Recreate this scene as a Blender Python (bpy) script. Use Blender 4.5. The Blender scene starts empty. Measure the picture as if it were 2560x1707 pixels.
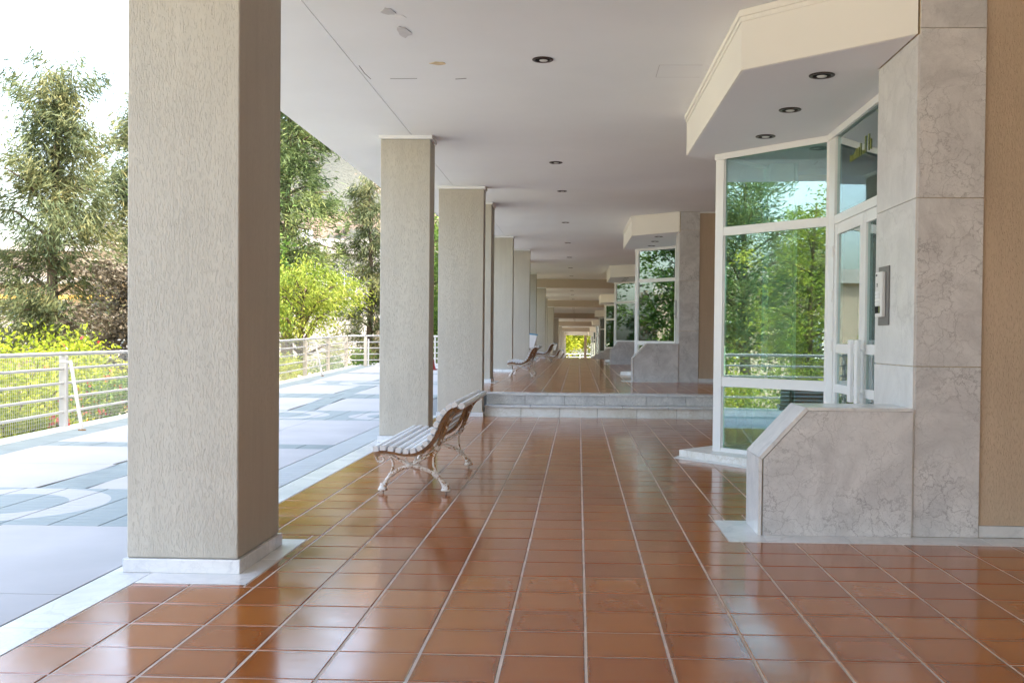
import bpy, math, random
import numpy as np
from mathutils import Vector, Matrix

SC = bpy.context.scene
COL = SC.collection
rad = math.radians

# ------------------------------------------------------------------ camera
cam_data = bpy.data.cameras.new('camera')
cam = bpy.data.objects.new('camera', cam_data)
COL.objects.link(cam)
def cam_axes(yaw, pitch, roll):
    cy, sy = math.cos(yaw), math.sin(yaw)
    fwd = Vector((-sy, cy, 0)); right = Vector((cy, sy, 0)); up = Vector((0, 0, 1))
    f2 = fwd*math.cos(pitch) + up*math.sin(pitch); u2 = up*math.cos(pitch) - fwd*math.sin(pitch)
    return right*math.cos(roll) + u2*math.sin(roll), u2*math.cos(roll) - right*math.sin(roll), f2
r_, u_, f_ = cam_axes(rad(1.867), rad(-1.046), rad(0.540))
M = Matrix(((r_.x, u_.x, -f_.x, 0), (r_.y, u_.y, -f_.y, 0), (r_.z, u_.z, -f_.z, 1.25), (0, 0, 0, 1)))
cam.matrix_world = M
cam_data.sensor_width = 36.0
cam_data.lens = 36.0*2500/2560
cam_data.shift_x = -83.9/2560
cam_data.shift_y = 39.0/2560
cam_data.clip_start = 0.05
cam_data.clip_end = 5000
SC.camera = cam

# ------------------------------------------------------------------ light
SUN_EL, SUN_AZ = 62.0, 35.0        # azimuth: degrees from +X towards -Y
world = bpy.data.worlds.new('World'); SC.world = world; world.use_nodes = True
wn = world.node_tree.nodes; wl = world.node_tree.links
sky = wn.new('ShaderNodeTexSky'); sky.sky_type = 'NISHITA'; sky.sun_disc = False
sky.sun_elevation = rad(SUN_EL); sky.sun_rotation = rad(90 + SUN_AZ)
sky.air_density = 1.3; sky.dust_density = 5.0; sky.ozone_density = 1.0
bg = wn['Background']
hsv = wn.new('ShaderNodeHueSaturation'); hsv.inputs['Saturation'].default_value = .88
wl.new(sky.outputs[0], hsv.inputs['Color']); wl.new(hsv.outputs[0], bg.inputs[0]); bg.inputs[1].default_value = 0.15
sun_data = bpy.data.lights.new('sun', 'SUN'); sun_data.energy = 2.0; sun_data.angle = rad(0.5)
sun_data.color = (1.0, 0.94, 0.84)
sun = bpy.data.objects.new('sun', sun_data); COL.objects.link(sun)
S = Vector((math.cos(rad(SUN_EL))*math.cos(rad(SUN_AZ)), -math.cos(rad(SUN_EL))*math.sin(rad(SUN_AZ)), math.sin(rad(SUN_EL))))
sun.rotation_euler = (-S).to_track_quat('-Z', 'Y').to_euler(); sun.location = (20, -10, 40)
SC.view_settings.view_transform = 'Standard'; SC.view_settings.look = 'None'
SC.view_settings.exposure = 2.88; SC.view_settings.gamma = 1.0
SC.view_settings.use_curve_mapping = False
SC.cycles.max_bounces = 10; SC.cycles.diffuse_bounces = 6; SC.cycles.glossy_bounces = 4
SC.cycles.transparent_max_bounces = 12; SC.cycles.transmission_bounces = 6
SC.cycles.use_denoising = True
SC.cycles.sample_clamp_indirect = 8.0

# ------------------------------------------------------------------ helpers
def tag(o, label=None, cat=None, group=None, kind=None):
    if label: o['label'] = label
    if cat: o['category'] = cat
    if group: o['group'] = group
    if kind: o['kind'] = kind
    return o

def empty(name, loc=(0, 0, 0), label=None, cat=None, group=None):
    o = bpy.data.objects.new(name, None); COL.objects.link(o)
    o.location = loc; o.empty_display_size = 0.2
    return tag(o, label, cat, group)

def link(o, parent=None):
    COL.objects.link(o)
    if parent is not None: o.parent = parent
    return o

def root_loc(p):
    while p.parent is not None: p = p.parent
    return Vector(p.location)

class MB:
    """collects shapes in world coordinates; build() links ONE mesh object"""
    def __init__(s): s.v = []; s.f = []; s.m = []; s.uv = None
    def add(s, vs, fs, m=0):
        o = len(s.v); s.v += [tuple(p) for p in vs]
        for f in fs: s.f.append(tuple(i+o for i in f)); s.m.append(m)
        return s
    def box(s, x0, x1, y0, y1, z0, z1, m=0):
        vs = [(x0,y0,z0),(x1,y0,z0),(x1,y1,z0),(x0,y1,z0),(x0,y0,z1),(x1,y0,z1),(x1,y1,z1),(x0,y1,z1)]
        return s.add(vs, [(0,3,2,1),(4,5,6,7),(0,1,5,4),(1,2,6,5),(2,3,7,6),(3,0,4,7)], m)
    def bbox(s, x0, x1, y0, y1, z0, z1, b=0.004, m=0):
        """box with chamfered edges"""
        b = min(b, (x1-x0)*.45, (y1-y0)*.45, (z1-z0)*.45)
        vs = []; idx = {}
        X = (x0, x1); Y = (y0, y1); Z = (z0, z1); sg = (1, -1)
        for i in (0,1):
            for j in (0,1):
                for k in (0,1):
                    for a in range(3):
                        p = [X[i]+sg[i]*b, Y[j]+sg[j]*b, Z[k]+sg[k]*b]
                        p[a] = (X[i], Y[j], Z[k])[a]
                        idx[(i,j,k,a)] = len(vs); vs.append(tuple(p))
        fs = []
        for i in (0,1):
            q = [idx[(i,0,0,0)], idx[(i,1,0,0)], idx[(i,1,1,0)], idx[(i,0,1,0)]]; fs.append(q if i else q[::-1])
            q = [idx[(0,i,0,1)], idx[(0,i,1,1)], idx[(1,i,1,1)], idx[(1,i,0,1)]]; fs.append(q if i else q[::-1])
            q = [idx[(0,0,i,2)], idx[(1,0,i,2)], idx[(1,1,i,2)], idx[(0,1,i,2)]]; fs.append(q if i else q[::-1])
        for i in (0,1):
            for j in (0,1):
                fs.append([idx[(i,j,0,0)], idx[(i,j,1,0)], idx[(i,j,1,1)], idx[(i,j,0,1)]])
                fs.append([idx[(i,0,j,0)], idx[(i,1,j,0)], idx[(i,1,j,2)], idx[(i,0,j,2)]])
                fs.append([idx[(0,i,j,1)], idx[(1,i,j,1)], idx[(1,i,j,2)], idx[(0,i,j,2)]])
        for i in (0,1):
            for j in (0,1):
                for k in (0,1): fs.append([idx[(i,j,k,0)], idx[(i,j,k,1)], idx[(i,j,k,2)]])
        c = Vector(((x0+x1)/2, (y0+y1)/2, (z0+z1)/2)); out = []
        for f in fs:
            P = [Vector(vs[t]) for t in f]; n = (P[1]-P[0]).cross(P[2]-P[0])
            out.append(tuple(f) if n.dot(sum(P, Vector())/len(P)-c) > 0 else tuple(f[::-1]))
        return s.add(vs, out, m)
    def prism(s, poly, z0, z1, m=0):
        """vertical prism over an xy polygon (counter-clockwise)"""
        n = len(poly)
        a = sum(poly[i][0]*poly[(i+1)%n][1]-poly[(i+1)%n][0]*poly[i][1] for i in range(n))
        if a < 0: poly = poly[::-1]
        vs = [(x, y, z0) for x, y in poly] + [(x, y, z1) for x, y in poly]
        fs = [tuple(range(n))[::-1], tuple(range(n, 2*n))] + [(i, (i+1)%n, n+(i+1)%n, n+i) for i in range(n)]
        return s.add(vs, fs, m)
    def prism_y(s, poly, y0, y1, m=0):
        """prism over an xz polygon, along y"""
        n = len(poly)
        a = sum(poly[i][0]*poly[(i+1)%n][1]-poly[(i+1)%n][0]*poly[i][1] for i in range(n))
        if a < 0: poly = poly[::-1]
        vs = [(x, y0, z) for x, z in poly] + [(x, y1, z) for x, z in poly]
        fs = [tuple(range(n)), tuple(range(n, 2*n))[::-1]] + [((i+1)%n, i, n+i, n+(i+1)%n) for i in range(n)]
        return s.add(vs, fs, m)
    def obox(s, p, d, n, u0, u1, w0, w1, z0, z1, m=0):
        """box along horizontal direction d from p, w along n"""
        c = []
        for z in (z0, z1):
            for u, w in ((u0, w0), (u1, w0), (u1, w1), (u0, w1)):
                c.append((p[0]+d[0]*u+n[0]*w, p[1]+d[1]*u+n[1]*w, z))
        fs = [(0,3,2,1),(4,5,6,7),(0,1,5,4),(1,2,6,5),(2,3,7,6),(3,0,4,7)]
        if d[0]*n[1]-d[1]*n[0] < 0: fs = [f[::-1] for f in fs]
        return s.add(c, fs, m)
    def tube(s, path, r, sides=8, m=0, cap=True):
        path = [Vector(p) for p in path]; n = len(path)
        rr = r if isinstance(r, (list, tuple)) else [r]*n
        t0 = (path[1]-path[0]).normalized(); ref = Vector((0,0,1)) if abs(t0.z) < .9 else Vector((0,1,0))
        a = t0.cross(ref).normalized(); vs = []
        for i in range(n):
            t = (path[min(i+1, n-1)]-path[max(i-1, 0)]).normalized()
            a = (a - t*a.dot(t)).normalized(); b = t.cross(a)
            for k in range(sides):
                an = 2*math.pi*k/sides
                vs.append(path[i] + (a*math.cos(an)+b*math.sin(an))*rr[i])
        fs = [(i*sides+k, i*sides+(k+1)%sides, (i+1)*sides+(k+1)%sides, (i+1)*sides+k) for i in range(n-1) for k in range(sides)]
        if cap:
            fs.append(tuple(range(sides))[::-1]); fs.append(tuple(range((n-1)*sides, n*sides)))
        return s.add(vs, fs, m)
    def lathe(s, c, prof, sides=24, m=0):
        """profile of (radius, z) about a vertical axis at c"""
        vs = []; n = len(prof)
        for r, z in prof:
            for k in range(sides):
                an = 2*math.pi*k/sides; vs.append((c[0]+r*math.cos(an), c[1]+r*math.sin(an), c[2]+z))
        fs = [(i*sides+k, i*sides+(k+1)%sides, (i+1)*sides+(k+1)%sides, (i+1)*sides+k) for i in range(n-1) for k in range(sides)]
        return s.add(vs, fs, m)
    def mesh(s, name, mats, off=Vector((0,0,0)), smooth=False):
        me = bpy.data.meshes.new(name)
        v = [(p[0]-off[0], p[1]-off[1], p[2]-off[2]) for p in s.v]
        me.from_pydata(v, [], s.f)
        for mt in (mats if isinstance(mats, (list, tuple)) else [mats]): me.materials.append(mt)
        me.polygons.foreach_set('material_index', s.m)
        if smooth: me.polygons.foreach_set('use_smooth', [True]*len(s.f))
        me.update()
        return me
    def build(s, name, mats, parent=None, smooth=False, loc=None):
        if parent is not None:
            o = bpy.data.objects.new(name, s.mesh(name, mats, root_loc(parent), smooth))
        else:
            l = Vector(loc) if loc is not None else Vector((0,0,0))
            o = bpy.data.objects.new(name, s.mesh(name, mats, l, smooth)); o.location = l
        return link(o, parent)

def kids(o): return [c for c in bpy.data.objects if c.parent is o]
CH = {}
def children_of(o):
    return list(o.children)
def clone(o, d, label=None, parent=None):
    """copy a thing with its parts and sub-parts, moved by d"""
    c = o.copy(); COL.objects.link(c)
    if parent is None:
        c.location = Vector(o.location) + Vector(d)
        if label: c['label'] = label
    else:
        c.parent = parent
    for ch in children_of(o): clone(ch, d, None, c)
    return c

# ------------------------------------------------------------------ materials
def new_mat(name):
    m = bpy.data.materials.new(name); m.use_nodes = True
    nt = m.node_tree; p = nt.nodes['Principled BSDF']
    return m, nt, p
def N(nt, t, **kw):
    n = nt.nodes.new(t)
    for k, v in kw.items():
        if k in n.inputs.keys() if isinstance(k, str) else False: n.inputs[k].default_value = v
        else: setattr(n, k, v)
    return n
def L(nt, a, b): nt.links.new(a, b)
def coords(nt, scale=(1,1,1), kind='Object', world=False):
    if world:
        g = nt.nodes.new('ShaderNodeNewGeometry'); out = g.outputs['Position']
    else:
        tc = nt.nodes.new('ShaderNodeTexCoord'); out = tc.outputs[kind]
    mp = nt.nodes.new('ShaderNodeMapping'); mp.inputs['Scale'].default_value = scale
    L(nt, out, mp.inputs['Vector']); return mp.outputs[0]
def noise(nt, vec, scale, detail=4, rough=.55, dist=0.0):
    n = nt.nodes.new('ShaderNodeTexNoise'); n.inputs['Scale'].default_value = scale
    n.inputs['Detail'].default_value = detail; n.inputs['Roughness'].default_value = rough
    n.inputs['Distortion'].default_value = dist
    L(nt, vec, n.inputs['Vector']); return n
def ramp(nt, fac, stops):
    r = nt.nodes.new('ShaderNodeValToRGB'); e = r.color_ramp.elements
    while len(e) < len(stops): e.new(.5)
    for i, (p, c) in enumerate(stops):
        e[i].position = p; e[i].color = (c[0], c[1], c[2], 1) if not isinstance(c, (int, float)) else (c, c, c, 1)
    L(nt, fac, r.inputs[0]); return r.outputs[0]
def mixc(nt, f, a, b, mode='MIX'):
    m = nt.nodes.new('ShaderNodeMix'); m.data_type = 'RGBA'; m.blend_type = mode
    for sock, v in ((0, f), (6, a), (7, b)):
        if hasattr(v, 'links'): L(nt, v, m.inputs[sock])
        elif isinstance(v, (int, float)): m.inputs[sock].default_value = v
        else: m.inputs[sock].default_value = (v[0], v[1], v[2], 1)
    return m.outputs[2]
def bump(nt, p, h, strength=.3, dist=.01):
    b = nt.nodes.new('ShaderNodeBump'); b.inputs['Strength'].default_value = strength; b.inputs['Distance'].default_value = dist
    L(nt, h, b.inputs['Height']); L(nt, b.outputs[0], p.inputs['Normal']); return b
def math_(nt, op, a, b=None, c=None):
    m = nt.nodes.new('ShaderNodeMath'); m.operation = op
    for i, v in enumerate((a, b, c)):
        if v is None: continue
        if hasattr(v, 'links'): L(nt, v, m.inputs[i])
        else: m.inputs[i].default_value = v
    return m.outputs[0]

def plain(name, col, rough=.5, spec=.5, var=.06, scale=3.0, bmp=0.0, metal=0.0, bscale=60):
    m, nt, p = new_mat(name)
    v = coords(nt, world=True)
    n = noise(nt, v, scale, 5)
    lo = tuple(c*(1-var) for c in col); hi = tuple(min(1, c*(1+var)) for c in col)
    L(nt, ramp(nt, n.outputs[0], [(.3, lo), (.7, hi)]), p.inputs['Base Color'])
    p.inputs['Roughness'].default_value = rough; p.inputs['Metallic'].default_value = metal
    p.inputs['Specular IOR Level'].default_value = spec
    if bmp: bump(nt, p, noise(nt, v, bscale, 4).outputs[0], bmp, .004)
    return m

def stucco_mat(name, col, strength=.8):
    """trowelled render with vertical scratches"""
    m, nt, p = new_mat(name)
    v = coords(nt, (1, 1, .2), world=True); v2 = coords(nt, world=True)
    n1 = noise(nt, v, 140, 3, .62, .45); n4 = noise(nt, v2, 1.7, 4); n2 = noise(nt, v2, 300, 2); n3 = noise(nt, v2, .9, 4)
    scr = ramp(nt, math_(nt, 'ADD', n1.outputs[0], math_(nt, 'MULTIPLY', math_(nt, 'SUBTRACT', n4.outputs[0], .5), .22)), [(.36, 0.0), (.49, 1.0)])
    h = math_(nt, 'ADD', math_(nt, 'MULTIPLY', scr, .85), math_(nt, 'MULTIPLY', n2.outputs[0], .22))
    bump(nt, p, h, strength, .006)
    vs_ = coords(nt, (1, 1, .07), world=True); n5 = noise(nt, vs_, 14, 4, .6)
    base = mixc(nt, math_(nt, 'ADD', math_(nt, 'MULTIPLY', n3.outputs[0], .5), math_(nt, 'MULTIPLY', n5.outputs[0], .5)), tuple(c*.74 for c in col), tuple(min(1, c*1.24) for c in col))
    L(nt, mixc(nt, scr, tuple(c*.94 for c in col), base), p.inputs['Base Color'])
    p.inputs['Roughness'].default_value = .93; p.inputs['Specular IOR Level'].default_value = .15
    return m

def marble_mat(name, base, cloud, vein, vscale=5.0, rough=.25, vein_w=.03, amount=.8):
    m, nt, p = new_mat(name)
    v = coords(nt, world=True)
    oi = nt.nodes.new('ShaderNodeObjectInfo')
    off = nt.nodes.new('ShaderNodeVectorMath'); off.operation = 'ADD'
    cb = nt.nodes.new('ShaderNodeCombineXYZ')
    rr = math_(nt, 'MULTIPLY', oi.outputs['Random'], 19.0)
    L(nt, rr, cb.inputs[0]); L(nt, rr, cb.inputs[2]); L(nt, v, off.inputs[0]); L(nt, cb.outputs[0], off.inputs[1])
    v = off.outputs[0]
    warp = noise(nt, v, 3.0, 6, .62)
    ad = nt.nodes.new('ShaderNodeVectorMath'); ad.operation = 'MULTIPLY_ADD'
    ad.inputs[1].default_value = (.42, .42, .42); L(nt, warp.outputs[1], ad.inputs[0]); L(nt, v, ad.inputs[2])
    vo = nt.nodes.new('ShaderNodeTexVoronoi'); vo.feature = 'DISTANCE_TO_EDGE'; vo.inputs['Scale'].default_value = vscale
    L(nt, ad.outputs[0], vo.inputs['Vector'])
    vo2 = nt.nodes.new('ShaderNodeTexVoronoi'); vo2.feature = 'DISTANCE_TO_EDGE'; vo2.inputs['Scale'].default_value = vscale*2.7
    L(nt, ad.outputs[0], vo2.inputs['Vector'])
    br = noise(nt, v, 2.2, 4)
    f1 = ramp(nt, vo.outputs[0], [(0, 1.0), (vein_w, 0.0)])
    f2 = ramp(nt, vo2.outputs[0], [(0, .6), (vein_w*1.3, 0.0)])
    pres = ramp(nt, br.outputs[0], [(.38, 0.15), (.62, 1.0)])
    f = math_(nt, 'MULTIPLY', math_(nt, 'MAXIMUM', f1, f2), math_(nt, 'MULTIPLY', pres, amount))
    cl = noise(nt, v, 2.6, 8, .68, .8)
    col = mixc(nt, ramp(nt, cl.outputs[0], [(.38, 0.0), (.62, 1.0)]), base, cloud)
    L(nt, mixc(nt, f, col, vein), p.inputs['Base Color'])
    p.inputs['Roughness'].default_value = rough; p.inputs['Specular IOR Level'].default_value = .45
    return m

def tile_mat():
    m, nt, p = new_mat('glazed_terracotta')
    v = coords(nt, world=True)
    oi = nt.nodes.new('ShaderNodeObjectInfo'); at = nt.nodes.new('ShaderNodeAttribute'); at.attribute_name = 'rnd'
    rnd = math_(nt, 'FRACT', math_(nt, 'ADD', oi.outputs['Random'], at.outputs['Fac']))
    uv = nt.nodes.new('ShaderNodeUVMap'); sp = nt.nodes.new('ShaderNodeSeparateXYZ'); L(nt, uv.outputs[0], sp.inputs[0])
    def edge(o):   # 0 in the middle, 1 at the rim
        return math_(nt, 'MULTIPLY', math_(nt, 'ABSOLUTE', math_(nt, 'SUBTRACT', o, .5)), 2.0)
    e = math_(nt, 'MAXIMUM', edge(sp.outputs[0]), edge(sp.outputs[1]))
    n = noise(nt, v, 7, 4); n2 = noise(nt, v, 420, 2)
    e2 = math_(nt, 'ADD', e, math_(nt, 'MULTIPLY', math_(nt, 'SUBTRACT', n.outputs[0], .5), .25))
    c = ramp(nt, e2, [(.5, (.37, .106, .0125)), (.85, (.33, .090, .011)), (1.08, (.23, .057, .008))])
    c = mixc(nt, rnd, mixc(nt, .4, c, (.23, .052, .007)), mixc(nt, .35, c, (.44, .145, .019)))
    c = mixc(nt, ramp(nt, n2.outputs[0], [(.5, 0.0), (.85, .15)]), c, (.16, .045, .010))
    L(nt, c, p.inputs['Base Color'])
    rg = noise(nt, v, 2.5, 3)
    L(nt, ramp(nt, rg.outputs[0], [(.3, .10), (.7, .19)]), p.inputs['Roughness'])
    p.inputs['IOR'].default_value = 2.0
    b = nt.nodes.new('ShaderNodeBump'); b.inputs['Strength'].default_value = .07; b.inputs['Distance'].default_value = .004
    hh = noise(nt, v, 16, 3); L(nt, hh.outputs[0], b.inputs['Height']); L(nt, b.outputs[0], p.inputs['Normal'])
    return m

def glass_mat():
    m, nt, p = new_mat('tinted_glass'); nt.nodes.remove(p)
    out = nt.nodes['Material Output']
    tr = nt.nodes.new('ShaderNodeBsdfTransparent'); tr.inputs[0].default_value = (.72, .93, .885, 1)
    gl = nt.nodes.new('ShaderNodeBsdfGlossy'); gl.inputs[0].default_value = (.88, .96, .98, 1); gl.inputs['Roughness'].default_value = .0
    fr = nt.nodes.new('ShaderNodeFresnel'); fr.inputs[0].default_value = 1.5
    f = math_(nt, 'MINIMUM', math_(nt, 'ADD', math_(nt, 'MULTIPLY', fr.outputs[0], 1.5), .18), .95)
    mx = nt.nodes.new('ShaderNodeMixShader'); L(nt, f, mx.inputs[0]); L(nt, tr.outputs[0], mx.inputs[1]); L(nt, gl.outputs[0], mx.inputs[2])
    L(nt, mx.outputs[0], out.inputs[0]); return m

def rusty(name, base, amount=.5):
    m, nt, p = new_mat(name)
    v = coords(nt, world=True)
    n = noise(nt, v, 62, 4, .6); n2 = noise(nt, v, 7, 3)
    th = math_(nt, 'ADD', n.outputs[0], math_(nt, 'MULTIPLY', math_(nt, 'SUBTRACT', n2.outputs[0], .5), .5))
    f = ramp(nt, th, [(.66-.16*amount, 0.0), (.70-.16*amount, 1.0)])
    rust = mixc(nt, noise(nt, v, 90, 3).outputs[0], (.14, .05, .014), (.50, .24, .04))
    L(nt, mixc(nt, f, base, rust), p.inputs['Base Color']); p.inputs['Roughness'].default_value = .55
    bump(nt, p, n.outputs[0], .25, .004)
    return m

def leaf_mat(name, dark, mid, light, trans=.35):
    m, nt, p = new_mat(name); out = nt.nodes['Material Output']
    at = nt.nodes.new('ShaderNodeAttribute'); at.attribute_name = 'tint'
    c = ramp(nt, at.outputs['Fac'], [(0.0, dark), (.5, mid), (1.0, light)])
    L(nt, c, p.inputs['Base Color']); p.inputs['Roughness'].default_value = .6; p.inputs['Specular IOR Level'].default_value = .25
    t = nt.nodes.new('ShaderNodeBsdfTranslucent'); L(nt, c, t.inputs[0])
    mx = nt.nodes.new('ShaderNodeMixShader'); mx.inputs[0].default_value = trans
    L(nt, p.outputs[0], mx.inputs[1]); L(nt, t.outputs[0], mx.inputs[2]); L(nt, mx.outputs[0], out.inputs[0])
    return m

MT = {}
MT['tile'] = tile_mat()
MT['grout'] = plain('grout', (.56, .49, .43), .85, .2, .15, 8)
MT['stucco'] = stucco_mat('column_stucco', (.545, .515, .445), .6)
MT['stucco_wall'] = stucco_mat('ochre_wall_stucco', (.56, .445, .33), .6)
MT['marble_grey'] = marble_mat('grey_veined_marble', (.70, .705, .715), (.54, .545, .56), (.24, .24, .26), 8.0, .26, .036, .72)
MT['marble_white'] = marble_mat('white_marble', (.76, .77, .77), (.62, .64, .66), (.42, .44, .47), 2.2, .22, .03, .5)
MT['marble_stain'] = marble_mat('stained_white_marble', (.84, .84, .82), (.70, .68, .63), (.50, .44, .34), 6, .4, .05, .5)
MT['marble_riser'] = marble_mat('grey_step_marble', (.80, .80, .79), (.55, .555, .57), (.36, .37, .38), 16, .35, .09, .8)
MT['slab'] = plain('white_terrace_slab', (.40, .395, .395), .6, .2, .07, 1.4, .06)
MT['terrace_joint'] = plain('terrace_joint', (.24, .25, .25), .9, .1, .1, 5)
MT['ceiling'] = plain('ceiling_paint', (.84, .86, .87), .9, .1, .035, .55, .12, bscale=7)
MT['fascia'] = plain('cream_fascia_paint', (.83, .82, .775), .8, .2, .02, .7)
MT['white'] = plain('white_lacquer', (.84, .85, .86), .35, .4, .02, 2)
MT['frame'] = plain('white_aluminium_frame', (.82, .83, .83), .3, .5, .02, 2)
MT['glass'] = glass_mat()
MT['rail'] = plain('rail_paint', (.54, .53, .505), .5, .4, .06, 6)
MT['wire'] = plain('wire_mesh_metal', (.55, .54, .50), .5, .4, .08, 6)
MT['rail_warm'] = plain('weathered_post_paint', (.58, .52, .43), .6, .3, .08, 6)
MT['dark'] = plain('dark_bronze', (.035, .018, .016), .35, .5, .1, 9)
MT['hole'] = plain('lamp_recess_black', (.012, .011, .011), .8, .2, .1, 9)
MT['bulb'] = plain('frosted_lamp_glass', (.72, .72, .70), .2, .5, .02, 9)
MT['crack'] = plain('crack_shadow_line', (.16, .15, .14), .95, .1, .1, 9)
MT['peel'] = plain('bare_plaster', (.60, .60, .61), .95, .1, .05, 20, .2)
MT['peel_yellow'] = plain('stained_plaster', (.66, .54, .36), .95, .1, .2, 14, .2)
MT['slat'] = plain('white_slat_paint', (.74, .75, .75), .45, .4, .05, 7, .1)
MT['iron'] = rusty('rust_flecked_white_iron', (.74, .71, .66), .78)
MT['iron_brown'] = rusty('brown_tinged_iron', (.27, .165, .10), .9)
MT['steel'] = plain('steel_bolt', (.25, .23, .21), .4, .5, .2, 20, metal=.6)
MT['plate'] = plain('grey_anodised_plate', (.15, .145, .14), .45, .5, .05, 9)
MT['alu'] = plain('silver_panel', (.74, .74, .73), .3, .5, .03, 9)
MT['blue'] = plain('blue_plastic', (.10, .33, .52), .4, .4, .08, 9)
MT['red'] = plain('red_plastic', (.22, .015, .02), .5, .4, .1, 5)
MT['gold'] = plain('olive_gilt_letter', (.20, .24, .03), .4, .4, .1, 9)
MT['house'] = plain('cream_house_wall', (.38, .31, .24), .9, .1, .04, .4)
MT['house_white'] = plain('white_house_wall', (.34, .32, .295), .9, .1, .04, .4)
MT['awning'] = plain('orange_awning', (.72, .42, .10), .8, .2, .15, 2)
MT['pane_dark'] = plain('dark_window_pane', (.10, .12, .13), .08, .6, .2, 1)
MT['trunk'] = plain('bark', (.10, .075, .055), .95, .1, .3, 9, .5, bscale=25)
MT['soil'] = plain('sandy_soil', (.42, .34, .25), .95, .1, .2, 3, .4)
MT['ground'] = plain('dry_ground', (.34, .30, .20), .95, .1, .25, .3, .2, bscale=2)
MT['forecourt'] = plain('forecourt_paving', (.62, .62, .61), .8, .2, .06, 1)
MT['block'] = plain('upper_wall_paint', (.72, .66, .56), .9, .1, .03, 1)
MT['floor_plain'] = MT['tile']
MT['leaf_cas'] = leaf_mat('grey_green_needles', (.040, .066, .032), (.105, .125, .052), (.24, .215, .082), .38)
MT['leaf_pine'] = leaf_mat('fresh_pine_needles', (.042, .078, .028), (.115, .155, .050), (.25, .265, .085), .38)
MT['leaf_pepper'] = leaf_mat('yellow_green_leaves', (.07, .13, .014), (.21, .27, .032), (.41, .40, .07), .45)
MT['leaf_bright'] = leaf_mat('bright_hedge_leaves', (.09, .14, .012), (.28, .34, .025), (.50, .47, .045), .45)
MT['leaf_copper'] = leaf_mat('copper_leaves', (.035, .030, .020), (.10, .082, .055), (.25, .20, .13), .25)
MT['leaf_green'] = leaf_mat('mid_green_leaves', (.035, .085, .014), (.10, .18, .03), (.22, .32, .05), .4)
MT['flower'] = plain('red_petals', (.62, .05, .06), .7, .2, .3, 30)

def circle_tile_mat(cy, cx0, pitch, name):
    """small terrace tiles: grey ground with white rings round grey discs"""
    m, nt, p = new_mat(name)
    g = nt.nodes.new('ShaderNodeNewGeometry'); sp = nt.nodes.new('ShaderNodeSeparateXYZ'); L(nt, g.outputs['Position'], sp.inputs[0])
    dx = math_(nt, 'SUBTRACT', math_(nt, 'MODULO', math_(nt, 'ADD', math_(nt, 'SUBTRACT', sp.outputs[0], cx0), pitch*20.5), pitch), pitch*.5)
    dy = math_(nt, 'SUBTRACT', sp.outputs[1], cy)
    d = math_(nt, 'SQRT', math_(nt, 'ADD', math_(nt, 'MULTIPLY', dx, dx), math_(nt, 'MULTIPLY', dy, dy)))
    w = math_(nt, 'MULTIPLY', math_(nt, 'GREATER_THAN', d, .47), math_(nt, 'LESS_THAN', d, .76))
    v = coords(nt, world=True); n = noise(nt, v, 3, 4)
    grey = mixc(nt, n.outputs[0], (.21, .25, .245), (.26, .30, .295))
    white = mixc(nt, n.outputs[0], (.37, .37, .37), (.43, .425, .42))
    L(nt, mixc(nt, w, grey, white), p.inputs['Base Color']); p.inputs['Roughness'].default_value = .6
    return m
MT['mosaic'] = plain('grey_green_mosaic', (.23, .27, .265), .6, .2, .12, 3)
MT['mosaic_light'] = plain('pale_gutter_tile', (.40, .425, .42), .6, .2, .06, 3)

# ------------------------------------------------------------------ layout constants
P = 15.05                                   # one stairwell of the building along the arcade
Y0 = 1.0                                    # front edge of the first module
DZ = [0.0, .35, .35, -.04, -.43, -.81, -1.20, -1.58]
HC = 3.65                                   # ceiling above the first floor
NM = len(DZ)

# ================================================================== SETTING
# ---- ground and hills
mb = MB(); mb.add([(-900,-600,-2.2),(900,-600,-2.2),(900,1500,-2.2),(-900,1500,-2.2)], [(0,1,2,3)])
tag(mb.build('ground', MT['ground']), kind='structure')

def hill_mat():
    m, nt, p = new_mat('dry_hillside')
    v = coords(nt, world=True)
    n = noise(nt, v, .06, 6, .6, .3); n2 = noise(nt, v, .5, 5, .65)
    c = mixc(nt, n2.outputs[0], (.092, .064, .050), (.165, .118, .088))
    f = ramp(nt, math_(nt, 'ADD', n.outputs[0], math_(nt, 'MULTIPLY', math_(nt, 'SUBTRACT', n2.outputs[0], .5), .35)), [(.44, 0.0), (.50, 1.0)])
    L(nt, mixc(nt, f, c, (.055, .058, .048)), p.inputs['Base Color']); p.inputs['Roughness'].default_value = 1
    bump(nt, p, n2.outputs[0], .7, 1.2)
    return m
def hill_h(x, y):
    a = 60*math.exp(-((x+62)**2/(2*30**2) + (y-300)**2/(2*60**2)))
    b = 46*math.exp(-((x+15)**2/(2*50**2) + (y-340)**2/(2*70**2)))
    c = 20*math.exp(-((x+80)**2/(2*18**2) + (y-230)**2/(2*40**2)))
    w = 2.6*math.sin(x*.13+y*.03)+1.8*math.sin(x*.31-y*.11)+1.2*math.sin(y*.23+x*.07)
    return max(a, 0)+b+c*.4+w*min(1, (a+b)/18)
mb = MB(); nx, ny = 90, 80; vs = []; fs = []
for j in range(ny+1):
    for i in range(nx+1):
        x = -260+i*380/nx; y = 150+j*330/ny
        vs.append((x, y, -2.6+hill_h(x, y)))
for j in range(ny):
    for i in range(nx):
        a = j*(nx+1)+i; fs.append((a, a+1, a+nx+2, a+nx+1))
mb.add(vs, fs); tag(mb.build('hill', hill_mat(), smooth=True), kind='structure')

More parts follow.
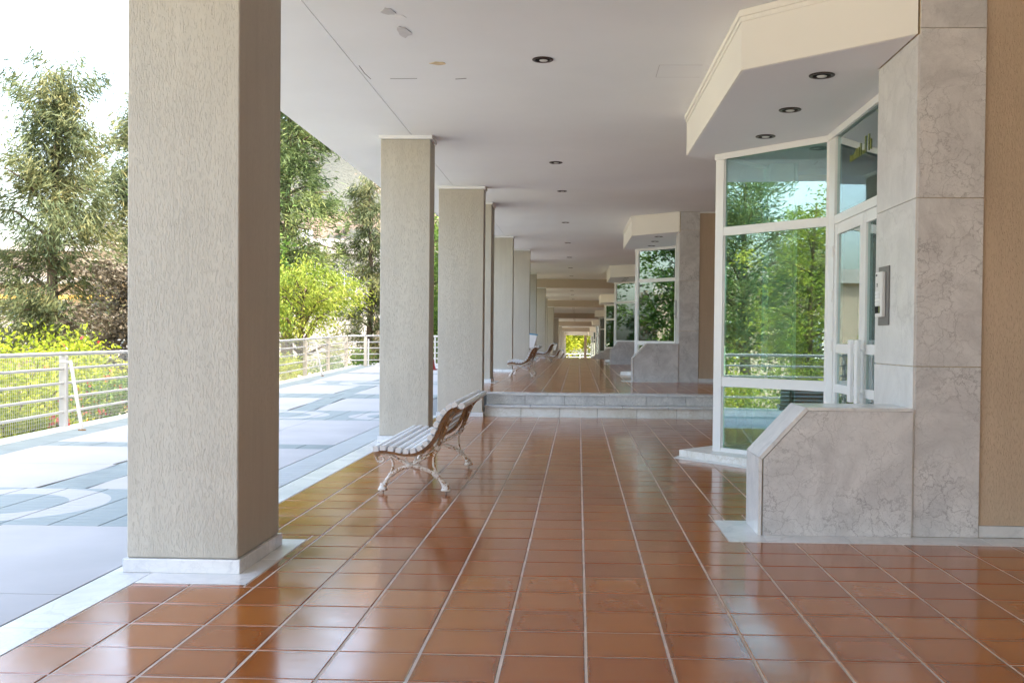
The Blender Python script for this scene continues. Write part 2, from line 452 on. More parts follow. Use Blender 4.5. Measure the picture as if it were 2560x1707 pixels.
# ---- terrace
def tz(y):
    if y <= 16: return 0.0
    return min(.35, (y-16)*.0184)
RX = [(-4, -4.9), (0, -5.5), (5, -6.12), (8, -6.46), (11.5, -6.80), (13.5, -6.97), (15.6, -7.12), (20, -7.22), (24, -7.27), (29, -7.35), (32, -7.44), (36, -7.5)]
def rx(y): return float(np.interp(y, [a for a, b in RX], [b for a, b in RX]))
def bx0(y): return rx(y)+.28          # outer edge of the grey border
def bx1(y): return rx(y)+.72          # inner edge
XE = -2.44                             # inner edge of the terrace paving
YT0, YT1 = Y0-.2, 33.0
terr = tag(MB().box(-9, -2.21, 0, 1, -9, -8).build('terrace', MT['terrace_joint']), kind='structure')
bpy.data.meshes.remove(terr.data) if False else None
mb = MB()
ys = [Y0-.2+i*(YT1-Y0+.2)/48 for i in range(49)]
vs = []; fs = []
for y in ys:
    z = tz(y)-.012
    vs += [(rx(y)-.08, y, z), (-2.225, y, z), (-2.225, y, -2.3), (rx(y)-.08, y, -2.3)]
for i in range(48):
    a = i*4
    fs += [(a, a+1, a+5, a+4), (a+1, a+2, a+6, a+5), (a+3, a, a+4, a+7)]
fs += [(0,3,2,1), (192,193,194,195)]
mb.add(vs, fs)
terr.data = mb.mesh('terrace', MT['terrace_joint'])

def piece(poly, th=.012, gap=0.0):
    """paving piece following the ramp; poly of (x,y)"""
    m = MB(); n = len(poly)
    a = sum(poly[i][0]*poly[(i+1)%n][1]-poly[(i+1)%n][0]*poly[i][1] for i in range(n))
    if a < 0: poly = poly[::-1]
    vs = [(x, y, tz(y)) for x, y in poly]+[(x, y, tz(y)-th) for x, y in poly]
    m.add(vs, [tuple(range(n))]+[((i+1)%n, i, n+i, n+(i+1)%n) for i in range(n)])
    return m

BANDS = [(6.42, 7.98, -4.25), (14.87, 16.65, -4.72), (23.0, 24.65, -4.95)]    # ring bands y0,y1,ring centre
THIN = [(2.55, 3.0), (11.03, 11.48), (19.25, 20.4), (27.9, 28.5)]
def cxl(y): return float(np.interp(y, [3, 8, 10, 17, 19, 23, 32], [-3.75, -4.17, -4.27, -4.62, -4.75, -4.86, -5.0]))
gut0, gut1 = -2.80, -2.46                # gutter row of pale little tiles
def gx(y): return gut0 if y > 7.9 else -2.458
mosaic_cells = []                        # (poly, kind)
g = .0055
for y0, y1, cx in BANDS:
    ny_ = round((y1-y0)/.112); dy = (y1-y0)/ny_
    for j in range(ny_):
        ya, yb = y0+j*dy, y0+(j+1)*dy; ym = (ya+yb)/2
        x = gx(y0)
        while x > bx1(ym)+.04:
            xa = max(x-.335, bx1(ym)); mosaic_cells.append(([(xa+g, ya+g/2), (x-g, ya+g/2), (x-g, yb-g/2), (xa+g, yb-g/2)], ('ring', BANDS.index((y0, y1, cx)), ym, x))); x -= .335
for y0, y1 in THIN:
    ny_ = max(3, round((y1-y0)/.112)); dy = (y1-y0)/ny_
    for j in range(ny_):
        ya, yb = y0+j*dy, y0+(j+1)*dy; ym = (ya+yb)/2
        x = gx(y0)
        while x > bx1(ym)+.04:
            xa = max(x-.335, bx1(ym)); mosaic_cells.append(([(xa+g, ya+g/2), (x-g, ya+g/2), (x-g, yb-g/2), (xa+g, yb-g/2)], ('grey', 0, ym, x))); x -= .335
allb = sorted([(a, b) for a, b, c in BANDS]+THIN)
for (a0, a1), (b0, b1) in zip(allb[:-1], allb[1:]):      # the lengthwise grey band
    y0, y1 = a1, b0; ny_ = round((y1-y0)/.112); dy = (y1-y0)/ny_
    for j in range(ny_):
        ya, yb = y0+j*dy, y0+(j+1)*dy; c = cxl((ya+yb)/2)
        if (ya > 16.6 or ya < 6 or 7.9 < ya < 11.1 or 20 < ya):
            mosaic_cells.append(([(c-.20+g, ya+g/2), (c+.20-g, ya+g/2), (c+.20-g, yb-g/2), (c-.20+g, yb-g/2)], ('grey', 0, ya, c)))
y = YT0
while y < YT1-.15:                                        # border along the railing
    ya, yb = y+g/2, y+.112-g/2
    mosaic_cells.append(([(bx0(ya), ya), (bx1(ya)-g, ya), (bx1(yb)-g, yb), (bx0(yb), yb)], ('grey', 0, y, -7))); y += .112
y = 7.985
while y < 15.6:                                           # gutter row
    ya, yb = y+g/2, y+.125-g/2
    mosaic_cells.append(([(gut0+g, ya), (gut1-g, ya), (gut1-g, yb), (gut0+g, yb)], ('pale', 0, y, -2.6))); y += .125
ringm = [circle_tile_mat((a+b)/2, c, 1.86, 'ring_band_tiles') for a, b, c in BANDS]
def in_view(x, y): return y > 3.6 and x > -.62*y-.2 and not (x < -1.8 and (-.462*y < x < -.30*y) and y > 5.9)
mosaic_cells.sort(key=lambda c: (0 if in_view(c[1][3], c[1][2]) else 1, c[1][2]))
rest = {}
for k, (poly, (kd, bi, ym, x)) in enumerate(mosaic_cells):
    mt = ringm[bi] if kd == 'ring' else MT['mosaic'] if kd == 'grey' else MT['mosaic_light']
    if k < 300:
        piece(poly).build('mosaic_tile', mt, terr)
    else:
        q = piece(poly); rest.setdefault(mt.name, (mt, MB()))[1].add(q.v, q.f)
for mt, m in rest.values(): tag(m.build('mosaic_tiles', mt, terr), kind='stuff')
# big white slabs between the bands
spans = []; prev = YT0
for a, b in allb: spans.append((prev, a)); prev = b
spans.append((prev, YT1))
for a, b in spans:
    nrow = max(1, round((b-a)/1.75)); dy = (b-a)/nrow
    for j in range(nrow):
        ya, yb = a+j*dy+.004, a+(j+1)*dy-.004
        cut = [gut0-.002, -3.18, -3.9]
        c = cxl((ya+yb)/2); has = (ya > 16.6 or ya < 6 or 7.9 < ya < 11.1)
        segs = []
        if has: segs = [(c+.205, gx(ya+.1)-.004), (None, c-.205)]
        else: segs = [(None, gx(ya+.1)-.004)]
        for x0, x1 in segs:
            lo = (bx1((ya+yb)/2) if x0 is None else x0); n = max(1, round((x1-lo)/1.25))
            for i in range(n):
                xb_ = x1-(x1-lo)*i/n-.003; xa_ = x1-(x1-lo)*(i+1)/n+.003
                if x0 is None and i == n-1: poly = [(bx1(ya), ya), (xb_, ya), (xb_, yb), (bx1(yb), yb)]
                else: poly = [(xa_, ya), (xb_, ya), (xb_, yb), (xa_, yb)]
                piece(poly).build('paving_slab', MT['slab'], terr)
# marble kerb strip under the railing and the strip next to the tiles
y = YT0
while y < YT1-.2:
    yb = min(y+1.5, YT1); n = 4; e = [y+.003+(yb-y-.006)*i/n for i in range(n+1)]
    piece([(rx(q)-.06, q) for q in e]+[(bx0(q)-.004, q) for q in e[::-1]], .012).build('kerb_slab', MT['marble_white'], terr); y += 1.5
y = YT0+.3
while y < 15.9:
    yb = min(y+1.02, 16.0)
    piece([(-2.452, y+.002), (-2.236, y+.002), (-2.236, yb-.002), (-2.452, yb-.002)]).build('marble_strip', MT['marble_white'], terr); y += 1.02

# ---- forecourt behind the camera and planting bed by the railing
mb = MB(); mb.box(-6.2, -2.23, -16, Y0-.25, -2.3, -.005); tag(mb.build('forecourt', MT['forecourt']), kind='structure')
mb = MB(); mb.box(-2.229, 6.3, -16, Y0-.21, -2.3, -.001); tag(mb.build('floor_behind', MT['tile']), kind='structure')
mb = MB(); vs = []; fs = []
for i in range(40):
    y = Y0+i*36/39; vs += [(rx(y)-.10, y, tz(y)-.20), (rx(y)-1.6, y, tz(y)-.28), (rx(y)-3.4, y, -2.2)]
for i in range(39):
    a = i*3; fs += [(a, a+3, a+4, a+1), (a+1, a+4, a+5, a+2)]
mb.add(vs, fs); tag(mb.build('planting_bed', MT['soil']), kind='structure')

# ---- arcade floors
XR = 6.3
TS = .3293
def tile_mesh(w, h, name='tile'):
    b = .004; t = .004
    v = [(0,0,-t),(w,0,-t),(w,h,-t),(0,h,-t),(b,b,0),(w-b,b,0),(w-b,h-b,0),(b,h-b,0)]
    f = [(4,5,6,7),(0,1,5,4),(1,2,6,5),(2,3,7,6),(3,0,4,7)]
    return v, f
def floor_base(name, y0, y1, z, x0=-2.232, x1=XR):
    m = MB(); m.box(x0, x1, y0, y1, z-.5, z-.0032)
    return tag(m.build(name, MT['grout'], loc=(0, 0, z)), kind='structure')
def col_pads(k):        # marble pads round the columns of module k (x0,x1,y0,y1)
    o = P*k
    return [(-2.232, -1.66, 4.96+o, 6.10+o), (-2.232, -1.66, 11.66+o, 12.42+o)]
def holes(k):
    o = P*k
    return col_pads(k)+[(.953, XR, 6.235+o, 6.62+o), (.953, 1.19, 6.235+o, 6.975+o)]
def tiles_for(k, y0, y1, x_lo=-2.232, x_hi=XR):
    out = []
    jx = [.042+TS*i for i in range(-8, 21)]; j0 = 6.235+P*k
    i0 = math.floor((y0-j0)/TS)-1
    for i in range(i0, i0+60):
        ya, yb = j0+i*TS, j0+(i+1)*TS
        ya, yb = max(ya, y0), min(yb, y1)
        if yb-ya < .03: continue
        for a, b in zip(jx[:-1], jx[1:]):
            a, b = max(a, x_lo), min(b, x_hi)
            if b-a < .03: continue
            rects = [(a, b, ya, yb)]
            for hx0, hx1, hy0, hy1 in holes(k):
                nr = []
                for r in rects:
                    if r[0] >= hx1-.001 or r[1] <= hx0+.001 or r[2] >= hy1-.001 or r[3] <= hy0+.001: nr.append(r); continue
                    if r[0] < hx0: nr.append((r[0], hx0, r[2], r[3]))
                    if r[1] > hx1: nr.append((hx1, r[1], r[2], r[3]))
                    if r[2] < hy0: nr.append((max(r[0], hx0), min(r[1], hx1), r[2], hy0))
                    if r[3] > hy1: nr.append((max(r[0], hx0), min(r[1], hx1), hy1, r[3]))
                rects = nr
            for r in rects:
                if r[1]-r[0] > .03 and r[3]-r[2] > .03: out.append(r)
    return out
GR = .0048
tile_cache = {}
def put_tile(r, floor, z):
    w, h = round(r[1]-r[0]-2*GR, 3), round(r[3]-r[2]-2*GR, 3)
    key = (w, h)
    if key not in tile_cache:
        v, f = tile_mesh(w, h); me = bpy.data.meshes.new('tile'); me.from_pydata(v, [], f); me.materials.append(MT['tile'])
        uv = me.uv_layers.new(name='UVMap')
        for lp in me.loops:
            c = me.vertices[lp.vertex_index].co; uv.data[lp.index].uv = (c.x/w, c.y/h)
        tile_cache[key] = me
    o = bpy.data.objects.new('tile', tile_cache[key]); link(o, floor)
    rz = random.uniform(-.0006, .0006)
    o.location = (r[0]+GR, r[2]+GR, rz)
    o.rotation_euler = (random.gauss(0, .0011), random.gauss(0, .0011), 0)
def stuff_tiles(rs, floor, z):
    V = []; F = []; UV = []; R_ = []
    for r in rs:
        w, h = r[1]-r[0]-2*GR, r[3]-r[2]-2*GR
        v, f = tile_mesh(w, h); o = len(V); tx, ty = random.gauss(0, .0011), random.gauss(0, .0011)
        V += [(r[0]+GR+p[0], r[2]+GR+p[1], p[2]+p[0]*tx+p[1]*ty) for p in v]; F += [tuple(i+o for i in q) for q in f]
        rn = random.random(); R_ += [rn]*5
        for q in f: UV += [(v[i][0]/w, v[i][1]/h) for i in q]
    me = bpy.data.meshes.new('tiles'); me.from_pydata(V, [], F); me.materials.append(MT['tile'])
    uv = me.uv_layers.new(name='UVMap'); uv.data.foreach_set('uv', [c for p in UV for c in p])
    at = me.attributes.new('rnd', 'FLOAT', 'FACE'); at.data.foreach_set('value', R_)
    o = link(bpy.data.objects.new('tiles', me), floor); tag(o, kind='stuff')
random.seed(5)
floorA = floor_base('floor', Y0-.2, 16.07, 0.0)
rs = tiles_for(0, Y0, 15.93)
def vis(r):
    x, y = (r[0]+r[1])/2, (r[2]+r[3])/2
    if y < 3.3 or x > .50*y+.3 or x < -.62*y: return False
    if x > 1.2 and y > 6.6 and x > .30*y-.75: return False
    return True
rs.sort(key=lambda r: (0 if vis(r) else 1, r[2], r[0]))
for r in rs[:296]: put_tile(r, floorA, 0)
stuff_tiles(rs[296:], floorA, 0)
def marble_pieces(k, floor):
    o = P*k; z = DZ[k]
    def pc(x0, x1, y0, y1, dz=0.0):
        m = MB(); m.bbox(x0+.0015, x1-.0015, y0+.0015, y1-.0015, z-.0025, z+.0012+dz, .0012); m.build('marble_strip', MT['marble_white'], floor)
    for x0, x1, y0, y1 in col_pads(k):
        pc(x0, x1, y0, (y0+y1)/2); pc(x0, x1, (y0+y1)/2, y1)
    x = 1.19
    for x2 in (1.72, 2.58, 3.3, 4.1, 5.0, XR): pc(x, x2, 6.235+o, 6.48+o); x = x2
    pc(.953, 1.19, 6.235+o, 6.975+o)
marble_pieces(0, floorA)
for a in range(8):
    x0 = -1.49+a*.97; m = MB(); m.bbox(x0, min(x0+.967, XR), 15.93, 16.048, -.0025, .0012, .0012); m.build('marble_strip', MT['marble_white'], floorA)
floors = [floorA]
for k in range(1, NM):
    y0 = Y0+P*k+(.42 if k == 1 else .05); y1 = Y0+P*(k+1)+.05
    fl = floor_base('floor', y0-.02, y1, DZ[k])
    floors.append(fl)
    if k <= 2:
        stuff_tiles(tiles_for(k, y0+(.33 if k == 1 else 0), y1), fl, DZ[k])
        marble_pieces(k, fl)
    else:
        stuff_tiles(tiles_for(k, y0, y1), fl, DZ[k])

# ---- two marble steps up to the second stretch
steps = empty('marble_steps', (2, 16.05, 0), 'two white marble steps across the corridor behind the first entrance', 'steps')
def slabs_x(x0, x1, w, seed):
    random.seed(seed); x = x0; out = []
    while x < x1-.2:
        x2 = min(x+w*random.uniform(.9, 1.1), x1); out.append((x, x2)); x = x2
    return out
for a, b in slabs_x(-1.50, XR, .62, 3):
    MB().bbox(a+.003, b-.003, 16.05, 16.075, 0.0, .138, .002).build('riser', MT['marble_stain'], steps)
for a, b in slabs_x(-1.50, XR, .78, 4):
    MB().bbox(a+.003, b-.003, 16.02, 16.40, .140, .170, .005).build('tread', MT['marble_white'], steps)
for a, b in slabs_x(-1.50, XR, .62, 5):
    MB().bbox(a+.003, b-.003, 16.375, 16.40, .172, .318, .002).build('riser', MT['marble_riser'], steps)
for a, b in slabs_x(-1.50, XR, .95, 6):
    MB().bbox(a+.003, b-.003, 16.345, 16.80, .320, .3515, .005).build('tread', MT['marble_white'], steps)
MB().box(-2.2, XR, 16.08, 16.37, -.4, .139).box(-2.2, XR, 16.402, 16.79, -.4, .319).build('step_core', MT['terrace_joint'], steps)

# ---- ceilings (slabs) with the joint line, cracks and peeled paint
XC0 = -3.20
ceilings = []
for k in range(NM):
    y0 = Y0+P*k; y1 = Y0+P*(k+1); z = HC+DZ[k]
    zt = max(DZ[max(k-1, 0)], DZ[k])+HC+.55
    m = MB()
    # two boards with a narrow open joint above the column line
    m.box(XC0, -2.005, y0, y1, z, zt); m.box(-1.996, 7.0, y0, y1, z, zt); m.box(-2.05, -1.95, y0+.01, y1-.01, z+.012, zt-.02)
    c = tag(m.build('ceiling', MT['ceiling'], loc=(0, y0, z)), kind='structure'); ceilings.append(c)
tag(MB().box(XC0, 7.0, -15.5, Y0-.002, HC, HC+.55).build('ceiling', MT['ceiling']), kind='structure')
end = MB(); yE = Y0+P*NM
end.box(XC0, 7, yE, yE+.3, HC+DZ[-1]-.36, HC+DZ[-1]+.5)
tag(end.build('lintel', MT['ceiling']), 'cream lintel closing the far end of the arcade', 'lintel')
cA = ceilings[0]
def flake(cx, cy, r1, r2, seed, mat, dz=.006, name='peeled_patch'):
    random.seed(seed); n = 14; m = MB(); poly = []
    for i in range(n):
        a = 2*math.pi*i/n; q = random.uniform(.72, 1.12); poly.append((cx+r1*q*math.cos(a), cy+r2*q*math.sin(a)))
    m.prism(poly, HC-dz, HC-.0005); return m.build(name, mat, cA)
flake(-1.425, 7.37, .055, .075, 1, MT['peel']); flake(-1.395, 7.86, .05, .15, 2, MT['peel']); flake(-1.36, 7.52, .05, .06, 9, MT['white'], .003)
flake(-1.25, 8.76, .075, .045, 3, MT['peel_yellow'])
def crack(pts, w=.006):
    m = MB(); n = len(pts)
    for (xa, ya), (xb, yb) in zip(pts[:-1], pts[1:]):
        d = Vector((xb-xa, yb-ya)).normalized(); q = Vector((-d.y, d.x))*w/2
        m.prism([(xa-q.x, ya-q.y), (xb-q.x, yb-q.y), (xb+q.x, yb+q.y), (xa+q.x, ya+q.y)], HC-.0012, HC-.0002)
    return m.build('crack', MT['crack'], cA)
crack([(-1.77, 9.284), (-1.66, 9.285), (-1.52, 9.276)], .012); crack([(-1.164, 9.296), (-1.11, 9.285), (-1.06, 9.267)], .016)
crack([(-1.965, 8.84), (-1.97, 9.1), (-1.955, 9.30)], .007)
# access hatch: a thin panel with an open joint round it
m = MB()
for x0, x1, y0, y1 in ((.685, 1.06, 8.812, 8.818), (.685, 1.085, 9.218, 9.224), (.682, .688, 8.812, 9.224)): m.box(x0, x1, y0, y1, HC-.0014, HC-.0003)
m.build('hatch_joint', MT['peel'], cA)
m = MB(); m.box(.692, 1.06, 8.822, 9.214, HC-.0022, HC-.0004); m.build('access_hatch', MT['ceiling'], cA)

MT['beam'] = plain('shaded_beam_tan', (.60, .53, .45), .9, .1, .03, 1)  # darker tan puts the shade on the drop faces into the colour
for k in range(3, NM):
    y = Y0+P*k; b = empty('beam', (1, y, HC+DZ[k]), 'tan beam stepping the ceiling down before the %s stretch of the arcade' % ['', '', '', 'fourth', 'fifth', 'sixth', 'seventh', 'eighth'][k], 'beam', 'beams stepping the ceiling down')
    MB().box(XC0-.003, 6.98, y-.09, y-.002, HC+DZ[k]-.015, HC+DZ[k-1]-.002).build('beam_face', MT['beam'], b)
# ---- building above the arcade (a plain block: it casts the shade over the terrace)
H_TOP = 10.6
blk = empty('apartment_block', (2, 60, 4), 'tall apartment block whose upper floors sit on the arcade', 'building')
for k in range(NM):
    y0 = Y0+P*k; y1 = y0+P; zb = max(DZ[max(k-1, 0)], DZ[k])+HC+.55
    m = MB(); m.box(XC0+.02, 9.5, y0+.01 if k else -15.5, y1-.01, zb+.004, H_TOP+DZ[k]); m.build('upper_storey', MT['block'], blk)
    m = MB(); m.box(7.0, 7.25, y0 if k else -15.5, y1, DZ[k]-.5, HC+DZ[k]+.02); m.build('rear_wall', MT['stucco_wall'], blk)
    m = MB(); m.box(XR, 7.0, y0, y1, DZ[k]-.5, DZ[k]-.004); m.build('floor_edge', MT['grout'], blk)

# ================================================================== COLUMNS
def column(x0, x1, y0, y1, z0, z1, label, base_only_from=None):
    t = empty('column', ((x0+x1)/2, (y0+y1)/2, z0), label, 'column', 'columns along the open side of the arcade')
    MB().bbox(x0, x1, y0, y1, z0+.076, z1-.045, .006).build('shaft', MT['stucco'], t)
    MB().bbox(x0-.017, x1+.017, y0-.017, y1+.017, z0, z0+.074, .004).build('plinth', MT['marble_white'], t)
    MB().bbox(x0-.022, x1+.022, y0-.022, y1+.022, z1-.043, z1, .003).build('cap', MT['ceiling'], t)
    return t
ordinal = ['first', 'second', 'third', 'fourth', 'fifth', 'sixth', 'seventh', 'eighth']
for k in range(NM):
    o = P*k; z = DZ[k]; zc = HC+z
    w = {0: 'nearest and largest column, at the left front edge of the red tiles',
         1: 'narrow sliver of column just beyond the top of the marble steps',
         2: 'deep column standing beside the third bench along the arcade'}.get(k, 'deep stucco column beside the %s bench along the arcade' % ordinal[k])
    column(-2.372, -1.780, 5.187+o, 5.91+o, z, zc, w)
    w = {0: 'second column from the front, behind the nearest bench',
         1: 'shallow column behind the second bench, past the steps',
         2: 'shallow column behind the third bench along the arcade'}.get(k, 'shallow stucco column behind the %s bench along the arcade' % ordinal[k])
    column(-2.372, -1.780, 11.875+o, 12.25+o, z, zc, w)
    zn = HC+min(DZ[k], DZ[min(k+1, NM-1)])
    w = {0: 'third column, the wide one standing at the foot of the marble steps',
         1: 'wide column with the nearest blue-topped box fixed to its side',
         2: 'wide column at the end of the raised floor stretch'}.get(k, 'wide stucco column closing the %s stretch of the arcade' % ordinal[k])
    column(-2.232, -1.515, 15.82+o, 16.12+o, z if k != 0 else 0, zc if DZ[min(k+1, NM-1)] >= DZ[k] else zn, w)

# ================================================================== ENTRANCE (module 0, then copied)
PX0, PX1, PY0, PY1 = 2.147, 2.576, 6.48, 7.325
def marble_pillar():
    t = empty('marble_pillar', (2.36, 6.9, 0), 'nearest grey veined marble pillar beside the intercom', 'pillar', 'marble pillars beside the entrances')
    zs = [0.0, 1.095, 2.172, 3.250, HC-.004]
    MB().box(PX0+.012, PX1-.012, PY0+.012, PY1-.003, 0, HC-.004).build('core', MT['peel_yellow'], t)
    for a, b in zip(zs[:-1], zs[1:]):
        MB().bbox(PX0+.014, PX1, PY0, PY0+.02, a+.0022, b-.0022, .0015).build('marble_panel', MT['marble_grey'], t)
    for a, b in zip(zs[:-1], [1.095, 2.172, 3.212]):
        MB().bbox(PX0, PX0+.02, PY0+.004, PY1, a+.0022, b-.0022, .0015).build('marble_panel', MT['marble_side'], t)
    for a, b in zip(zs[:-1], zs[1:]):
        MB().bbox(PX1-.02, PX1+.0005, PY0+.022, PY0+.12, a+.0022, b-.0022, .0015).build('marble_panel', MT['marble_grey'], t)
    return t
MT['marble_side'] = marble_mat('pale_side_marble', (.70, .70, .695), (.60, .60, .60), (.44, .44, .45), 2.4, .25, .03, .5)
def low_wall():
    t = empty('marble_low_wall', (1.66, 6.7, 0), 'nearest low marble wall with a sloping end beside the entrance', 'low wall', 'low marble walls before the entrances')
    prof = [(1.188, 0.0), (PX0-.003, 0.0), (PX0-.003, .803), (1.476, .803), (1.188, .486)]
    MB().prism_y(prof, 6.478, 6.885).build('core', MT['grout'], t)
    MB().prism_y([(1.198, .002), (PX0-.004, .002), (PX0-.004, .804), (1.480, .804), (1.198, .492)], 6.458, 6.477).build('marble_panel', MT['marble_grey'], t)
    MB().prism_y([(1.198, .002), (PX0-.004, .002), (PX0-.004, .804), (1.480, .804), (1.198, .492)], 6.886, 6.905).build('marble_panel', MT['marble_grey'], t)
    MB().prism_y([(1.166, .002), (1.187, .002), (1.187, .489), (1.166, .501)], 6.455, 6.908).build('end_panel', MT['marble_white'], t)
    MB().prism_y([(1.166, .504), (1.188, .490), (1.476, .806), (1.460, .826)], 6.452, 6.911).build('coping', MT['marble_white'], t)
    MB().prism_y([(1.478, .806), (PX0-.003, .806), (PX0-.003, .826), (1.462, .826)], 6.452, 6.911).build('coping', MT['marble_white'], t)
    return t
CAN = [(2.146, 6.492), (1.166, 7.362), (1.134, 10.76), (2.15, 11.72), (2.60, 11.72), (2.60, 7.328), (2.146, 7.328)]
HU = 3.213
def canopy():
    t = empty('entrance_canopy', (1.8, 9, HU), 'nearest cream angular canopy with three lamps above the entrance', 'canopy', 'cream canopies over the entrances')
    MB().prism(CAN, HU+.004, HC-.002).build('fascia', MT['fascia'], t)
    ins = [(2.14, 6.512), (1.180, 7.37), (1.148, 10.75), (2.15, 11.70), (2.59, 11.70), (2.59, 7.334), (2.14, 7.334)]
    MB().prism(ins, HU, HU+.003).build('soffit', MT['soffit'], t)
    m = MB(); pts = CAN[:4]
    for (xa, ya), (xb, yb) in zip(pts[:-1], pts[1:]):
        d = Vector((xb-xa, yb-ya)); l = d.length; d.normalize(); n = (d.y*-1, d.x) if False else (d.y, -d.x)
        # outward is to the left of travel here (towards -x)
        n = (-abs(d.y) if abs(d.y) > 1e-6 else 0, 0)
        nn = Vector((d.y, -d.x)); nn = -nn if nn.x > 0 else nn
        m.obox((xa, ya), (d.x, d.y), (nn.x, nn.y), -.01, l+.012, .0005, .022, HC-.05, HC-.003)
        m.obox((xa, ya), (d.x, d.y), (nn.x, nn.y), -.005, l+.006, .0005, .010, HC-.085, HC-.051)
    m.build('cornice', MT['fascia'], t)
    return t
MT['soffit'] = plain('soffit_paint', (.78, .78, .80), .9, .1, .02, .7)

def downlight(x, y, z, label, group, r=.092):
    t = empty('downlight', (x, y, z), label, 'ceiling lamp', group)
    MB().lathe((x, y, z), [(r*.98, -.0005), (r, -.004), (r*.97, -.008), (r*.78, -.010), (r*.70, -.005), (r*.70, -.0015)], 28).build('trim_ring', MT['dark'], t, smooth=True)
    MB().lathe((x, y, z), [(r*.71, -.0022), (.0001, -.0022)], 28).build('recess', MT['hole'], t)
    MB().lathe((x+.006, y+.026, z), [(r*.40, -.0024), (r*.37, -.007), (r*.25, -.0105), (.0005, -.012)], 20).build('lamp', MT['bulb'], t, smooth=True)
    return t

KX, KY, LX, LY = 2.40, 9.67, 1.462, 10.705
dgl = math.hypot(LX-KX, LY-KY); DD = ((LX-KX)/dgl, (LY-KY)/dgl); DN = (-DD[1], DD[0])   # DN towards the corridor?
if DN[0] > 0: DN = (-DN[0], -DN[1])
def glazing():
    t = empty('glass_entrance', (2.2, 9.5, 0), 'nearest glazed entrance with white frames and a double door with bar handles', 'entrance', 'glazed entrances along the right side')
    K = (KX, KY)
    # platform
    m = MB(); m.prism([(1.095, 10.76), (1.72, 9.955), (2.05, 9.50), (2.05, 7.34), (2.62, 7.34), (2.62, 11.6), (2.1, 11.9)], .0, .075); m.build('threshold', MT['marble_stain'], t)
    m = MB(); m.prism([(1.02, 10.63), (1.66, 9.80), (1.95, 9.42), (1.95, 7.34), (2.049, 7.34), (2.049, 9.499), (1.719, 9.954), (1.094, 10.759), (1.13, 10.93)], .0002, .004); m.build('floor_strip', MT['marble_white'], t)
    # window on the slanting side
    L_ = dgl
    fr = MB()
    for u0, u1, z0, z1 in ((L_-.105, L_, .076, 3.208), (-.028, .030, .076, 3.208)): fr.obox(K, DD, DN, u0, u1, -.03, .03, z0, z1)
    for z0, z1 in ((.076, .118), (.768, .868), (2.352, 2.440), (3.176, 3.208)): fr.obox(K, DD, DN, .031, L_-.106, -.026, .026, z0, z1)
    for u0, u1, z0, z1 in ((L_-.118, L_-.106, .119, 3.175), (.031, .043, .119, 3.175)): fr.obox(K, DD, DN, u0, u1, -.012, .012, z0, z1)
    w = fr.build('window', MT['frame'], t)
    for z0, z1 in ((.119, .767), (.869, 2.351), (2.441, 3.175)):
        MB().obox(K, DD, DN, .044, L_-.119, -.004, .004, z0, z1).build('pane', MT['glass'], w)
    # slim head moulding under the soffit
    hm = MB(); hm.obox(K, DD, DN, .0, L_, .0305, .050, 3.150, 3.211); hm.build('head_moulding', MT['frame'], t)
    hm = MB(); hm.box(2.352, 2.372, 7.34, 9.63, 3.150, 3.211); hm.build('head_moulding', MT['frame'], t)
    # transom over the door
    tr = MB()
    tr.box(2.373, 2.43, 9.43, 9.64, .076, 3.208)                       # jamb at the corner
    tr.box(2.373, 2.43, 7.34, 7.42, .076, 3.208)
    for z0, z1 in ((2.342, 2.422), (3.166, 3.208)): tr.box(2.376, 2.43, 7.421, 9.429, z0, z1)
    f = tr.build('transom', MT['frame'], t)
    MB().box(2.398, 2.406, 7.421, 9.429, 2.423, 3.165).build('pane', MT['glass'], f)
    lt = MB()
    random.seed(8)
    for i, (y, h) in enumerate(((8.98, .10), (8.95, .07), (8.92, .08), (8.88, .08), (8.84, .10), (8.80, .13), (8.76, .13), (8.72, .13), (8.66, .17), (8.58, .05), (8.52, .22), (8.42, .22), (8.36, .14))):
        lt.box(2.391, 2.395, y-.007, y+.007, 2.84, 2.84+h*.62)
        if i % 3 == 1: lt.box(2.391, 2.395, y-.022, y-.008, 2.84+h*.62-.012, 2.84+h*.62)
    tag(lt.build('lettering', MT['gold'], f), kind='stuff')
    # two door leaves
    for ya, yb, ha in ((9.425, 8.505, 8.60), (8.495, 7.425, 8.40)):
        y0, y1 = min(ya, yb), max(ya, yb); fr = MB()
        fr.box(2.38, 2.425, y0, y0+.078, .085, 2.338); fr.box(2.38, 2.425, y1-.085, y1, .085, 2.338)
        for z0, z1 in ((.085, .155), (.782, .857), (1.145, 1.227), (2.240, 2.338)): fr.box(2.382, 2.423, y0+.079, y1-.086, z0, z1)
        d = fr.build('door', MT['frame'], t)
        for z0, z1 in ((.156, .781), (.858, 1.144), (1.228, 2.239)):
            MB().box(2.399, 2.407, y0+.079, y1-.086, z0, z1).build('pane', MT['glass'], d)
        h = MB(); h.bbox(2.305, 2.335, ha-.045, ha+.045, .735, 1.265, .004); h.box(2.336, 2.381, ha-.014, ha+.014, .81, .83); h.box(2.336, 2.381, ha-.014, ha+.014, 1.17, 1.19)
        h.build('handle', MT['white'], d)
        if ya > 9:
            for z in (2.09, 1.67, 1.21):
                MB().tube([(2.370, 9.452, z-.05), (2.370, 9.452, z+.05)], .010, 8).build('hinge', MT['frame'], d)
    return t
